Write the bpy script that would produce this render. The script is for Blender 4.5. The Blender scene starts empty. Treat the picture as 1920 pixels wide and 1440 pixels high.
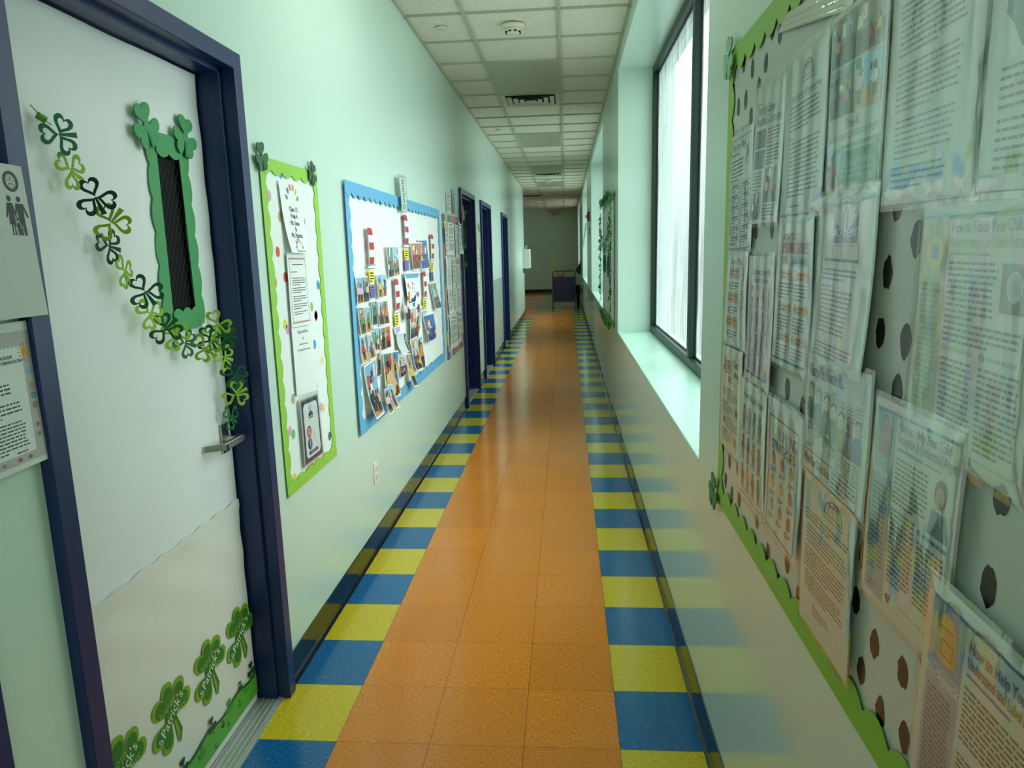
import bpy, math, random
from mathutils import Vector, Matrix
SC = bpy.context.scene
COL = SC.collection
PI = math.pi

# ------------------------------------------------------------------ camera
C0 = Vector((0.7605, -2.3203, 1.5507)); YAW, PIT, ROL = 0.0788, -0.1832, -0.0254
cy, sy = math.cos(YAW), math.sin(YAW)
fw = Vector((-sy*math.cos(PIT), cy*math.cos(PIT), math.sin(PIT)))
r0 = Vector((cy, sy, 0)); u0 = r0.cross(fw)
rr = r0*math.cos(ROL) + u0*math.sin(ROL); uu = -r0*math.sin(ROL) + u0*math.cos(ROL)
cam = bpy.data.cameras.new('camera'); cam.sensor_width = 36; cam.lens = 1335.6/1920*36
cam.clip_start = 0.02; cam.clip_end = 200
co = bpy.data.objects.new('camera', cam); COL.objects.link(co)
M = Matrix((rr, uu, -fw)).transposed().to_4x4(); M.translation = C0
co.matrix_world = M
SC.camera = co

# ------------------------------------------------------------------ daylight (overcast sky, brighter on the window side)
EXPO = 0.36
SC.view_settings.view_transform = 'Standard'; SC.view_settings.look = 'None'
SC.view_settings.gamma = 1; SC.view_settings.exposure = EXPO; SC.view_settings.use_curve_mapping = False
SKY = 3.5
w = bpy.data.worlds.new('overcast_sky'); SC.world = w; w.use_nodes = True
nt = w.node_tree; nt.nodes.clear()
def wn(t, **k):
    n = nt.nodes.new(t)
    for a, b in k.items(): setattr(n, a, b)
    return n
tc = wn('ShaderNodeTexCoord'); sp = wn('ShaderNodeSeparateXYZ'); nt.links.new(tc.outputs['Generated'], sp.inputs[0])
def wm(op, a, b=None, clamp=False):
    n = wn('ShaderNodeMath', operation=op, use_clamp=clamp)
    for i, v in enumerate((a, b)):
        if v is None: continue
        if isinstance(v, (int, float)): n.inputs[i].default_value = v
        else: nt.links.new(v, n.inputs[i])
    return n.outputs[0]
xpos = wm('MAXIMUM', sp.outputs[0], 0.0)
side = wm('MULTIPLY', wm('POWER', xpos, 1.4), 1.20)
up = wm('MULTIPLY', wm('MAXIMUM', sp.outputs[2], 0.0), 1.2)
s_ = wm('ADD', wm('ADD', side, up), 0.12)
gnd = wm('MULTIPLY', wm('ADD', sp.outputs[2], 0.22), 3.2, clamp=True)
fac = wm('MULTIPLY', s_, wm('ADD', wm('MULTIPLY', gnd, 0.62), 0.38))
bg = wn('ShaderNodeBackground'); bg.inputs[0].default_value = (0.93, 1.0, 1.0, 1)
nt.links.new(wm('MULTIPLY', fac, SKY), bg.inputs[1])
ow = wn('ShaderNodeOutputWorld'); nt.links.new(bg.outputs[0], ow.inputs[0])

XL, XR = -0.262, 1.185           # wall faces
ZC = 3.05                        # ceiling
T = 0.3048                       # floor tile
WINS = [(-6.15, -2.45), (-0.045, 3.65), (6.05, 9.80), (12.2, 15.95), (19.6, 22.9)]
SILL, HEAD = 0.875, 2.935
for i, (a, b) in enumerate(WINS):
    L = bpy.data.lights.new('daylight_portal', 'AREA'); L.shape = 'RECTANGLE'
    L.size = HEAD-SILL; L.size_y = b-a; L.cycles.is_portal = True
    lo = bpy.data.objects.new('daylight_portal', L); COL.objects.link(lo)
    lo.location = (1.66, (a+b)/2, (SILL+HEAD)/2); lo.rotation_euler = (0, PI/2, 0)

# ------------------------------------------------------------------ materials
def lin(h):
    h = h.lstrip('#'); h = h if len(h) == 6 else ''.join(a+a for a in h); c = [int(h[i:i+2], 16)/255 for i in (0, 2, 4)]
    return [(x/12.92 if x <= .04045 else ((x+.055)/1.055)**2.4) for x in c] + [1]
_m = {}
def mat(hexc, rough=.55, metal=0, bump=0, bscale=60, stretch=None, spec=.5, coat=0, var=0, alpha=1, bdist=.001):
    key = (hexc, rough, metal, bump, bscale, stretch, spec, coat, var, alpha)
    if key in _m: return _m[key]
    m = bpy.data.materials.new('surface_'+hexc.strip('#')); m.use_nodes = True
    N = m.node_tree; b = N.nodes['Principled BSDF']
    b.inputs['Base Color'].default_value = lin(hexc); b.inputs['Roughness'].default_value = rough
    b.inputs['Metallic'].default_value = metal; b.inputs['Specular IOR Level'].default_value = spec
    b.inputs['Coat Weight'].default_value = coat; b.inputs['Coat Roughness'].default_value = .06
    if bump or var:
        t = N.nodes.new('ShaderNodeTexCoord'); mp = N.nodes.new('ShaderNodeMapping')
        N.links.new(t.outputs['Object'], mp.inputs[0])
        if stretch: mp.inputs['Scale'].default_value = stretch
        n = N.nodes.new('ShaderNodeTexNoise'); n.inputs['Scale'].default_value = bscale; n.inputs['Detail'].default_value = 3
        N.links.new(mp.outputs[0], n.inputs[0])
        if bump:
            bp = N.nodes.new('ShaderNodeBump'); bp.inputs['Strength'].default_value = bump; bp.inputs['Distance'].default_value = bdist
            N.links.new(n.outputs[0], bp.inputs['Height']); N.links.new(bp.outputs[0], b.inputs['Normal'])
        if var:
            mx = N.nodes.new('ShaderNodeMix'); mx.data_type = 'RGBA'
            c = lin(hexc); mx.inputs[6].default_value = [x*(1-var) for x in c[:3]]+[1]; mx.inputs[7].default_value = [min(1, x*(1+var)) for x in c[:3]]+[1]
            N.links.new(n.outputs[0], mx.inputs[0]); N.links.new(mx.outputs[2], b.inputs['Base Color'])
    _m[key] = m; return m

PAINT = mat('#cbe5d8', .23, bump=.12, bscale=9, spec=.5, bdist=.0015)
PAINT_R = mat('#cbe2d6', .12, bump=.10, bscale=6, stretch=(1, 2.2, .35), bdist=.0012, spec=.75)
SILLM = mat('#c4ecdb', .3, bump=.1, bscale=30)
NAVY = mat('#11275f', .36, bump=.15, bscale=40, var=.08)
NAVYD = mat('#0b1738', .3)
COVE = mat('#0b1018', .13, bump=.05, bscale=8, spec=.6)
TEE = mat('#b3b7a2', .5)
WHITE = mat('#eef2ee', .55)
PAPER = mat('#eaefee', .5, bump=.25, bscale=7, var=.03, bdist=.003)
CLOTH = mat('#e8ebe4', .42, bump=.2, bscale=9)
GREENF = mat('#0a2c20', .42)
STEEL = mat('#b9bbb8', .28, metal=1, bump=.05, bscale=60)
ALU = mat('#c2c5c0', .38, metal=.55, bump=.05, bscale=60)
BLACK = mat('#0a0c0d', .35)
LIME = mat('#8fc83f', .5, bump=.05, bscale=20)

def floor_mat():
    m = bpy.data.materials.new('vinyl_floor_tiles'); m.use_nodes = True
    N = m.node_tree; b = N.nodes['Principled BSDF']; LK = N.links.new
    def nn(t, **k):
        n = N.nodes.new(t)
        for a, v in k.items(): setattr(n, a, v)
        return n
    def mt(op, a, bb=None, clamp=False):
        n = nn('ShaderNodeMath', operation=op, use_clamp=clamp)
        for i, v in enumerate((a, bb)):
            if v is None: continue
            if isinstance(v, (int, float)): n.inputs[i].default_value = v
            else: LK(v, n.inputs[i])
        return n.outputs[0]
    def mix(f, a, c):
        n = nn('ShaderNodeMix', data_type='RGBA')
        for i, v in ((0, f), (6, a), (7, c)):
            if isinstance(v, (list, float, int)): n.inputs[i].default_value = v
            else: LK(v, n.inputs[i])
        return n.outputs[2]
    t = nn('ShaderNodeTexCoord'); s = nn('ShaderNodeSeparateXYZ'); LK(t.outputs['Object'], s.inputs[0])
    X, Y = s.outputs[0], s.outputs[1]
    cx, ry = mt('DIVIDE', X, T), mt('DIVIDE', Y, T)
    col, row = mt('FLOOR', cx), mt('FLOOR', ry)
    left = mt('MULTIPLY', mt('LESS_THAN', X, 0.0), mt('LESS_THAN', Y, 14.33))
    right = mt('GREATER_THAN', X, 3*T)
    far = mt('MULTIPLY', mt('GREATER_THAN', Y, 15.85), mt('MULTIPLY', mt('GREATER_THAN', X, 0.0), mt('LESS_THAN', X, 0.62)))
    border = mt('MAXIMUM', mt('MAXIMUM', left, right), far)
    par = mt('FLOORED_MODULO', mt('ADD', row, mt('GREATER_THAN', X, 0.0)), 2.0)
    bc = mix(par, lin('#1a6aa6'), lin('#dcc52c'))
    base = mix(border, lin('#e48a2e'), bc)
    chk = mt('FLOORED_MODULO', mt('ADD', row, col), 2.0)
    def grain(sc):
        mp = nn('ShaderNodeMapping'); mp.inputs['Scale'].default_value = sc; LK(t.outputs['Object'], mp.inputs[0])
        g = nn('ShaderNodeTexNoise'); g.inputs['Scale'].default_value = 1; g.inputs['Detail'].default_value = 2.5; LK(mp.outputs[0], g.inputs[0])
        return g.outputs[0]
    g = nn('ShaderNodeMix', data_type='FLOAT'); LK(chk, g.inputs[0]); LK(grain((60, 240, 1)), g.inputs[2]); LK(grain((200, 75, 1)), g.inputs[3])
    gv = g.outputs[0]
    v1 = mt('ADD', mt('MULTIPLY', mt('SUBTRACT', gv, .5), 1.15), 1.0)
    # flecks of lighter chip
    fl = mt('MULTIPLY', mt('GREATER_THAN', gv, .655), .16)
    hs = nn('ShaderNodeHueSaturation'); LK(base, hs.inputs['Color']); LK(v1, hs.inputs['Value'])
    c2 = mix(fl, hs.outputs[0], lin('#f0d9a8'))
    tone = nn('ShaderNodeTexWhiteNoise', noise_dimensions='2D'); cmb = nn('ShaderNodeCombineXYZ'); LK(col, cmb.inputs[0]); LK(row, cmb.inputs[1]); LK(cmb.outputs[0], tone.inputs['Vector'])
    tv = mt('ADD', mt('MULTIPLY', tone.outputs['Value'], .10), .95)
    hs2 = nn('ShaderNodeHueSaturation'); LK(c2, hs2.inputs['Color']); LK(tv, hs2.inputs['Value'])
    ex = mt('ABSOLUTE', mt('SUBTRACT', mt('FRACT', mt('ADD', cx, .5)), .5)); ey = mt('ABSOLUTE', mt('SUBTRACT', mt('FRACT', mt('ADD', ry, .5)), .5))
    line = mt('MAXIMUM', mt('LESS_THAN', ex, .0032), mt('LESS_THAN', ey, .0022))
    cfin = mix(mt('MULTIPLY', line, .8), hs2.outputs[0], lin('#3a1804'))
    LK(cfin, b.inputs['Base Color'])
    # scuffed gloss
    n1 = nn('ShaderNodeTexNoise'); n1.inputs['Scale'].default_value = 5.5; n1.inputs['Detail'].default_value = 4; LK(t.outputs['Object'], n1.inputs[0])
    LK(mt('ADD', mt('MULTIPLY', n1.outputs[0], .16), .07), b.inputs['Roughness'])
    n2 = nn('ShaderNodeTexNoise'); n2.inputs['Scale'].default_value = 9; n2.inputs['Detail'].default_value = 3
    mp2 = nn('ShaderNodeMapping'); mp2.inputs['Scale'].default_value = (1, 1.6, 1); LK(t.outputs['Object'], mp2.inputs[0]); LK(mp2.outputs[0], n2.inputs[0])
    bp = nn('ShaderNodeBump'); bp.inputs['Strength'].default_value = .22; bp.inputs['Distance'].default_value = .0022; LK(n2.outputs[0], bp.inputs['Height'])
    LK(bp.outputs[0], b.inputs['Normal']); b.inputs['Specular IOR Level'].default_value = .5
    return m
def ceil_mat():
    m = bpy.data.materials.new('mineral_fibre_tile'); m.use_nodes = True
    N = m.node_tree; b = N.nodes['Principled BSDF']; LK = N.links.new
    t = N.nodes.new('ShaderNodeTexCoord'); n = N.nodes.new('ShaderNodeTexNoise'); n.inputs['Scale'].default_value = 160; n.inputs['Detail'].default_value = 3
    LK(t.outputs['Object'], n.inputs[0])
    r = N.nodes.new('ShaderNodeValToRGB'); r.color_ramp.elements[0].position = .3; r.color_ramp.elements[0].color = lin('#bcb8a2'); r.color_ramp.elements[1].position = .5; r.color_ramp.elements[1].color = lin('#e6e2d2')
    LK(n.outputs[0], r.inputs[0]); LK(r.outputs[0], b.inputs['Base Color']); b.inputs['Roughness'].default_value = .9
    bp = N.nodes.new('ShaderNodeBump'); bp.inputs['Strength'].default_value = .3; bp.inputs['Distance'].default_value = .002
    LK(n.outputs[0], bp.inputs['Height']); LK(bp.outputs[0], b.inputs['Normal'])
    return m
def glass_mat(haze, name, tc=(.36, .43, .41, 1)):
    m = bpy.data.materials.new(name); m.use_nodes = True
    N = m.node_tree; N.nodes.clear(); LK = N.links.new
    o = N.nodes.new('ShaderNodeOutputMaterial')
    tr = N.nodes.new('ShaderNodeBsdfTransparent'); tr.inputs[0].default_value = (.86, .96, .93, 1)
    tl = N.nodes.new('ShaderNodeBsdfTranslucent'); tl.inputs[0].default_value = tc
    gl = N.nodes.new('ShaderNodeBsdfGlossy'); gl.inputs['Roughness'].default_value = .03
    t = N.nodes.new('ShaderNodeTexCoord'); mp = N.nodes.new('ShaderNodeMapping'); mp.inputs['Scale'].default_value = (1, 5, .7); LK(t.outputs['Object'], mp.inputs[0])
    n = N.nodes.new('ShaderNodeTexNoise'); n.inputs['Scale'].default_value = 3; n.inputs['Detail'].default_value = 6; n.inputs['Distortion'].default_value = 1.2; LK(mp.outputs[0], n.inputs[0])
    mr = N.nodes.new('ShaderNodeMapRange'); mr.inputs[1].default_value = .38; mr.inputs[2].default_value = .62; mr.inputs[3].default_value = max(0, haze-.25); mr.inputs[4].default_value = min(1, haze+.33); LK(n.outputs[0], mr.inputs[0])
    m1 = N.nodes.new('ShaderNodeMixShader'); LK(mr.outputs[0], m1.inputs[0]); LK(tr.outputs[0], m1.inputs[1]); LK(tl.outputs[0], m1.inputs[2])
    fr = N.nodes.new('ShaderNodeFresnel'); fr.inputs[0].default_value = 1.4
    fm = N.nodes.new('ShaderNodeMath'); fm.operation = 'MULTIPLY'; fm.inputs[1].default_value = .35; LK(fr.outputs[0], fm.inputs[0])
    m2 = N.nodes.new('ShaderNodeMixShader'); LK(fm.outputs[0], m2.inputs[0]); LK(m1.outputs[0], m2.inputs[1]); LK(gl.outputs[0], m2.inputs[2])
    LK(m2.outputs[0], o.inputs[0]); return m
def lam_mat():
    m = bpy.data.materials.new('clear_laminate'); m.use_nodes = True
    N = m.node_tree; N.nodes.clear(); LK = N.links.new
    o = N.nodes.new('ShaderNodeOutputMaterial')
    tr = N.nodes.new('ShaderNodeBsdfTransparent'); tr.inputs[0].default_value = (.97, .99, .98, 1)
    gl = N.nodes.new('ShaderNodeBsdfGlossy'); gl.inputs['Roughness'].default_value = .09
    t = N.nodes.new('ShaderNodeTexCoord'); mp = N.nodes.new('ShaderNodeMapping'); mp.inputs['Scale'].default_value = (1, 1, .28); LK(t.outputs['Object'], mp.inputs[0])
    n = N.nodes.new('ShaderNodeTexNoise'); n.inputs['Scale'].default_value = 30; n.inputs['Detail'].default_value = 3; n.inputs['Distortion'].default_value = .8; LK(mp.outputs[0], n.inputs[0])
    bp = N.nodes.new('ShaderNodeBump'); bp.inputs['Strength'].default_value = .2; bp.inputs['Distance'].default_value = .003; LK(n.outputs[0], bp.inputs['Height']); LK(bp.outputs[0], gl.inputs['Normal'])
    fr = N.nodes.new('ShaderNodeFresnel'); fr.inputs[0].default_value = 1.5; fm = N.nodes.new('ShaderNodeMath'); fm.operation = 'MULTIPLY'; fm.inputs[1].default_value = .30; LK(fr.outputs[0], fm.inputs[0])
    m2 = N.nodes.new('ShaderNodeMixShader'); LK(fm.outputs[0], m2.inputs[0]); LK(tr.outputs[0], m2.inputs[1]); LK(gl.outputs[0], m2.inputs[2])
    LK(m2.outputs[0], o.inputs[0]); return m
def glitter_mat(h):
    m = mat(h, .35, bump=.9, bscale=420, var=.5, spec=.8, bdist=.002); return m
GLASS = glass_mat(.45, 'streaked_window_film'); DIM_GLASS = glass_mat(1.3, 'dimmed_end_window_film', (.40, .44, .44, 1))  # last window fully hazed as an invented blind, keeping the corridor end dark
LAM = lam_mat(); CEIL = ceil_mat(); FLOOR = floor_mat()

# ------------------------------------------------------------------ mesh builder
class MB:
    def __init__(s): s.v = []; s.f = []; s.mi = []; s.mats = []
    def mslot(s, m):
        if m not in s.mats: s.mats.append(m)
        return s.mats.index(m)
    def face(s, pts, m):
        i = len(s.v); s.v += [tuple(p) for p in pts]; s.f.append(tuple(range(i, i+len(pts)))); s.mi.append(s.mslot(m))
    def raw(s, vs, fs, m):
        i = len(s.v); s.v += [tuple(p) for p in vs]; k = s.mslot(m)
        for f in fs: s.f.append(tuple(a+i for a in f)); s.mi.append(k)
    def box(s, a, b, m):
        x0, y0, z0 = a; x1, y1, z1 = b
        v = [(x0, y0, z0), (x1, y0, z0), (x1, y1, z0), (x0, y1, z0), (x0, y0, z1), (x1, y0, z1), (x1, y1, z1), (x0, y1, z1)]
        s.raw(v, [(0, 3, 2, 1), (4, 5, 6, 7), (0, 1, 5, 4), (1, 2, 6, 5), (2, 3, 7, 6), (3, 0, 4, 7)], m)
    def prism(s, pts, fn, h0, h1, m):
        """polygon pts (2D) swept between heights h0,h1; fn(u,v,h)->xyz"""
        n = len(pts); v = [fn(u, w_, h0) for u, w_ in pts] + [fn(u, w_, h1) for u, w_ in pts]
        s.raw(v, [tuple(range(n))[::-1], tuple(range(n, 2*n))] + [(i, (i+1) % n, n+(i+1) % n, n+i) for i in range(n)], m)
    def ribbon(s, outer, inner, fn, h0, h1, m, closed=True):
        n = len(outer); v = []
        for h in (h0, h1):
            v += [fn(a, b, h) for a, b in outer] + [fn(a, b, h) for a, b in inner]
        f = []
        for i in range(n if closed else n-1):
            j = (i+1) % n
            f += [(i, j, n+j, n+i), (2*n+i, 3*n+i, 3*n+j, 2*n+j), (i, 2*n+i, 2*n+j, j), (n+i, n+j, 3*n+j, 3*n+i)]
        s.raw(v, f, m)
    def tube(s, path, r, m, seg=8, closed=False):
        P = [Vector(p) for p in path]; n = len(P); rings = []
        for i, p in enumerate(P):
            d = (P[min(i+1, n-1)]-P[max(i-1, 0)]) if not closed else (P[(i+1) % n]-P[i-1])
            d.normalize(); a = Vector((0, 0, 1)) if abs(d.z) < .9 else Vector((1, 0, 0))
            e1 = d.cross(a).normalized(); e2 = d.cross(e1)
            rad = r[i] if isinstance(r, (list, tuple)) else r
            rings.append([p+e1*rad*math.cos(2*PI*k/seg)+e2*rad*math.sin(2*PI*k/seg) for k in range(seg)])
        v = [q for R in rings for q in R]; f = []
        for i in range(n if closed else n-1):
            j = (i+1) % n
            for k in range(seg): f.append((i*seg+k, i*seg+(k+1) % seg, j*seg+(k+1) % seg, j*seg+k))
        if not closed: f += [tuple(range(seg))[::-1], tuple(range((n-1)*seg, n*seg))]
        s.raw(v, f, m)
    def lathe(s, prof, c, m, seg=28, axis='z'):
        v = []
        for r_, h in prof:
            for k in range(seg):
                a = 2*PI*k/seg
                v.append((c[0]+r_*math.cos(a), c[1]+r_*math.sin(a), c[2]+h) if axis == 'z' else (c[0]+h, c[1]+r_*math.cos(a), c[2]+r_*math.sin(a)))
        f = []
        for i in range(len(prof)-1):
            for k in range(seg): f.append((i*seg+k, i*seg+(k+1) % seg, (i+1)*seg+(k+1) % seg, (i+1)*seg+k))
        f += [tuple(range(seg))[::-1], tuple(range((len(prof)-1)*seg, len(prof)*seg))]
        s.raw(v, f, m)
    def build(s, name, parent=None, smooth=False, **props):
        me = bpy.data.meshes.new(name); me.from_pydata(s.v, [], s.f)
        for m in s.mats: me.materials.append(m)
        me.polygons.foreach_set('material_index', s.mi)
        if smooth: me.polygons.foreach_set('use_smooth', [True]*len(s.f))
        me.update()
        o = bpy.data.objects.new(name, me); COL.objects.link(o)
        if parent is not None:
            o.parent = parent; o.matrix_parent_inverse = Matrix.Translation(-Vector(parent.location)) if parent.type == 'EMPTY' else Matrix()
        for k, v in props.items(): o[k] = v
        return o
def tag(o, label, cat, group=None, kind=None):
    o['label'] = label; o['category'] = cat
    if group: o['group'] = group
    if kind: o['kind'] = kind
    return o
def thing(name, label, cat, loc=(0, 0, 0), group=None):
    o = bpy.data.objects.new(name, None); COL.objects.link(o); o.location = loc; o.empty_display_size = .05
    return tag(o, label, cat, group)
def bevel(o, w=.003, seg=2):
    b = o.modifiers.new('bevel', 'BEVEL'); b.width = w; b.segments = seg; b.limit_method = 'ANGLE'; return o
def dup(root, loc, label, group=None):
    r = root.copy(); COL.objects.link(r); r.location = loc; r['label'] = label
    if group: r['group'] = group
    for ch in list(root.children):
        c = ch.copy(); COL.objects.link(c); c.parent = r
        for g in ch.children:
            d = g.copy(); COL.objects.link(d); d.parent = c
    return r

# ------------------------------------------------------------------ setting
DOORS = [(-2.28, -1.255), (-1.06, -0.035), (4.69, 5.79), (6.38, 7.51), (9.18, 10.29)]   # outer frame extents
DTOP = 2.172; FW = .052
m = MB(); m.face([(-3.2, -6.6, 0), (1.7, -6.6, 0), (1.7, 25.2, 0), (-3.2, 25.2, 0)], FLOOR); m.box((-3.2, -6.6, -.1), (1.7, 25.2, -.002), BLACK)
m.build('floor', kind='structure')
# left wall with door openings
m = MB(); ys = [-6.5]
for a, b in DOORS: ys += [a+.03, b-.03]
ys.append(15.42)
for i in range(0, len(ys), 2): m.box((-.46, ys[i], 0), (XL, ys[i+1], ZC+.1), PAINT)
for a, b in DOORS: m.box((-.46, a+.03, DTOP-.03), (XL, b-.03, ZC+.1), PAINT)
m.build('wall_left', kind='structure')
m = MB(); m.box((-3.2, 15.30, 0), (-.46, 15.42, ZC+.1), PAINT); m.box((-3.2, 15.42, 0), (-3.1, 25.1, ZC+.1), PAINT); m.build('wall_side_passage', kind='structure')
m = MB(); m.box((-3.1, 25.0, 0), (1.6, 25.15, ZC+.1), PAINT); m.build('wall_end', kind='structure')
m = MB(); m.box((-.46, -6.6, 0), (1.6, -6.5, ZC+.1), PAINT); m.build('wall_rear', kind='structure')
# right wall with windows
m = MB(); XO = 1.62
m.box((XR, -6.5, 0), (XO, 25, SILL-.012), PAINT_R); m.box((XR, -6.5, HEAD), (XO, 25, ZC+.1), PAINT)
ys = [-6.5]
for a, b in WINS: ys += [a, b]
ys.append(25.0)
for i in range(0, len(ys), 2): m.box((XR, ys[i], SILL-.012), (XO, ys[i+1], HEAD), PAINT)
m.build('wall_right', kind='structure')
for i, (a, b) in enumerate(WINS):
    m = MB(); m.box((XR-.002, a, SILL-.012), (1.455, b, SILL), SILLM); bevel(m.build('trim_%d' % (i+1), kind='structure'), .003)
# windows: dark green frames, two lights each
for i, (a, b) in enumerate(WINS):
    m = MB(); X0, X1 = 1.450, 1.500; f = .055; c = (a+b)/2; last = i == 4
    m.box((X0, a, SILL), (X1, a+f, HEAD), GREENF); m.box((X0, b-f, SILL), (X1, b, HEAD), GREENF)
    m.box((X0, a+f, SILL), (X1, b-f, SILL+f), GREENF); m.box((X0, a+f, HEAD-f), (X1, b-f, HEAD), GREENF)
    m.box((X0, c-.034, SILL+f), (X1, c+.034, HEAD-f), GREENF)
    wf = bevel(m.build('window_%d' % (i+1), kind='structure'), .004)
    for y0, y1 in ((a+f, c-.034), (c+.034, b-f)):
        g = MB()
        for (p, q) in (((y0, SILL+f), (y0+.009, HEAD-f)), ((y1-.009, SILL+f), (y1, HEAD-f)), ((y0+.009, SILL+f), (y1-.009, SILL+f+.009)), ((y0+.009, HEAD-f-.009), (y1-.009, HEAD-f))):
            g.box((1.484, p[0], p[1]), (1.496, q[0], q[1]), BLACK)
        g.build('glazing_gasket', wf)
        g = MB(); g.face([(1.492, y0, SILL+f), (1.492, y1, SILL+f), (1.492, y1, HEAD-f), (1.492, y0, HEAD-f)], DIM_GLASS if last else GLASS); g.build('glass_pane', wf)
# cove base
def cove(side, y0, y1, mb):
    s = 1 if side == 'L' else -1; x = XL if side == 'L' else XR
    prof = [(0, .125), (.0035, .122), (.0035, .03), (.006, .016), (.013, .004), (.013, 0), (0, 0)]
    mb.prism([(x+s*a, z) for a, z in prof], lambda u, v, h: (u, h, v), y0, y1, COVE)
m = MB(); ys = [-6.5]
for a, b in DOORS: ys += [a, b]
ys.append(15.42)
for i in range(0, len(ys), 2): cove('L', ys[i], ys[i+1], m)
m.build('baseboard_left', kind='structure')
m = MB(); cove('R', -6.5, 25, m); m.build('baseboard_right', kind='structure')
m = MB(); m.box((-3.1, 24.99, 0), (1.19, 25, .125), COVE); m.build('baseboard_end', kind='structure')
# ceiling
m = MB(); m.box((-3.2, -6.6, ZC+.010), (XO, 25.1, ZC+.06), CEIL); m.build('ceiling', kind='structure')
TX = (.125, .732); RP = .6; RY0 = 2.54
rows = [RY0+RP*k for k in range(-15, 38)]
lens_rows = [(.14, 1.34), (3.74, 4.94), (7.34, 8.54), (10.94, 12.14), (14.0, 15.2)]
m = MB(); Z0, Z1 = ZC-.004, ZC+.010
for x in TX: m.box((x-.012, -6.5, Z0-.0005), (x+.012, 25, Z1), TEE)
m.box((XL, -6.5, Z0), (XL+.02, 15.42, Z1), TEE); m.box((XR-.02, -6.5, Z0), (XR, 25, Z1), TEE)
m.box((-.49, 15.4, Z0), (-.466, 25, Z1), TEE); m.box((-1.1, 15.4, Z0), (-1.076, 25, Z1), TEE)
for y in rows:
    x0 = XL if y < 15.4 else -3.1
    m.box((x0, y-.007, Z0), (TX[0]-.012, y+.007, Z1), TEE); m.box((TX[1]+.012, y-.007, Z0), (XR, y+.007, Z1), TEE)
    if not any(a+.1 < y < b-.1 for a, b in lens_rows): m.box((TX[0]+.012, y-.007, Z0), (TX[1]-.012, y+.007, Z1), TEE)
m.build('trim_ceiling_grid', kind='structure')

# ------------------------------------------------------------------ ceiling fittings
LENS = mat('#a9b29a', .35, bump=.3, bscale=300)
FILL_LIT = bpy.data.materials.new('added_fill_diffuser'); FILL_LIT.use_nodes = True  # glow added to an unseen panel to brighten the near floor and walls
_b = FILL_LIT.node_tree.nodes['Principled BSDF']; _b.inputs['Base Color'].default_value = (.8, .8, .75, 1); _b.inputs['Emission Color'].default_value = (1, 1, .95, 1); _b.inputs['Emission Strength'].default_value = 3.6
def light_panel(y0, y1, label, LENS=LENS):
    t = thing('ceiling_light', label, 'ceiling light', (.4285, (y0+y1)/2, ZC-.004), 'unlit troffers in the ceiling grid')
    f = MB(); a, b = TX[0]+.0125, TX[1]-.0125
    for p, q in (((a, y0+.008), (a+.02, y1-.008)), ((b-.02, y0+.008), (b, y1-.008)), ((a+.02, y0+.008), (b-.02, y0+.028)), ((a+.02, y1-.028), (b-.02, y1-.008))):
        f.box((p[0], p[1], ZC-.003), (q[0], q[1], ZC+.003), TEE)
    f.build('frame', t)
    d = MB(); d.box((a+.02, y0+.028, ZC), (b-.02, y1-.028, ZC+.0035), LENS); d.build('diffuser', t)
for (a, b), l in zip(lens_rows[1:], ('flat unlit light panel in ceiling just before the nearest air vent', 'flat unlit light panel in ceiling, second one down the corridor', 'flat unlit light panel in ceiling right before the small second vent', 'flat unlit light panel in ceiling nearest the dark end wall')):
    light_panel(a, b, l)
light_panel(.14, 1.34, 'out-of-view ceiling panel nearest the decorated door, lit as added fill light', FILL_LIT)  # unseen panel, its glow added as fill for the near corridor
VENTM = mat('#c9ccba', .4)
def vent(x0, x1, y0, y1, label):
    cx_, cy_ = (x0+x1)/2, (y0+y1)/2
    t = thing('ceiling_vent', label, 'air vent', (cx_, cy_, ZC-.004), 'square louvred air diffusers')
    d = MB(); d.box((x0+.002, y0+.002, ZC+.0005), (x1-.002, y1-.002, ZC+.003), mat('#0c0e0c', .8)); d.build('backing', t)
    hw, hh = (x1-x0)/2, (y1-y0)/2
    def ring(o, i, zo, zi):
        r = MB(); P = [(cx_+a*hw*o, cy_+b*hh*o, zo) for a, b in ((-1, -1), (1, -1), (1, 1), (-1, 1))]; Q = [(cx_+a*hw*i, cy_+b*hh*i, zi) for a, b in ((-1, -1), (1, -1), (1, 1), (-1, 1))]
        r.raw(P+Q, [(k, (k+1) % 4, 4+(k+1) % 4, 4+k) for k in range(4)], VENTM); return r
    ring(.99, .84, ZC-.005, ZC-.004).build('flange', t)
    for o, i in ((.80, .65), (.59, .44), (.38, .24)): ring(o, i, ZC-.018, ZC-.003).build('louvre', t)
    r = ring(.18, 0.0001, ZC-.018, ZC-.012); r.build('louvre', t)
vent(.137, .72, 4.95, 5.53, 'square louvred ceiling vent with nested slats, nearest to the camera')
vent(.137, .72, 12.15, 12.73, 'square louvred ceiling vent farther down the corridor before the far smoke detector')
vent(-.45, .113, 17.55, 18.13, 'ceiling vent above the side passage at the dark end')
DET = mat('#e0dcc4', .4)
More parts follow.
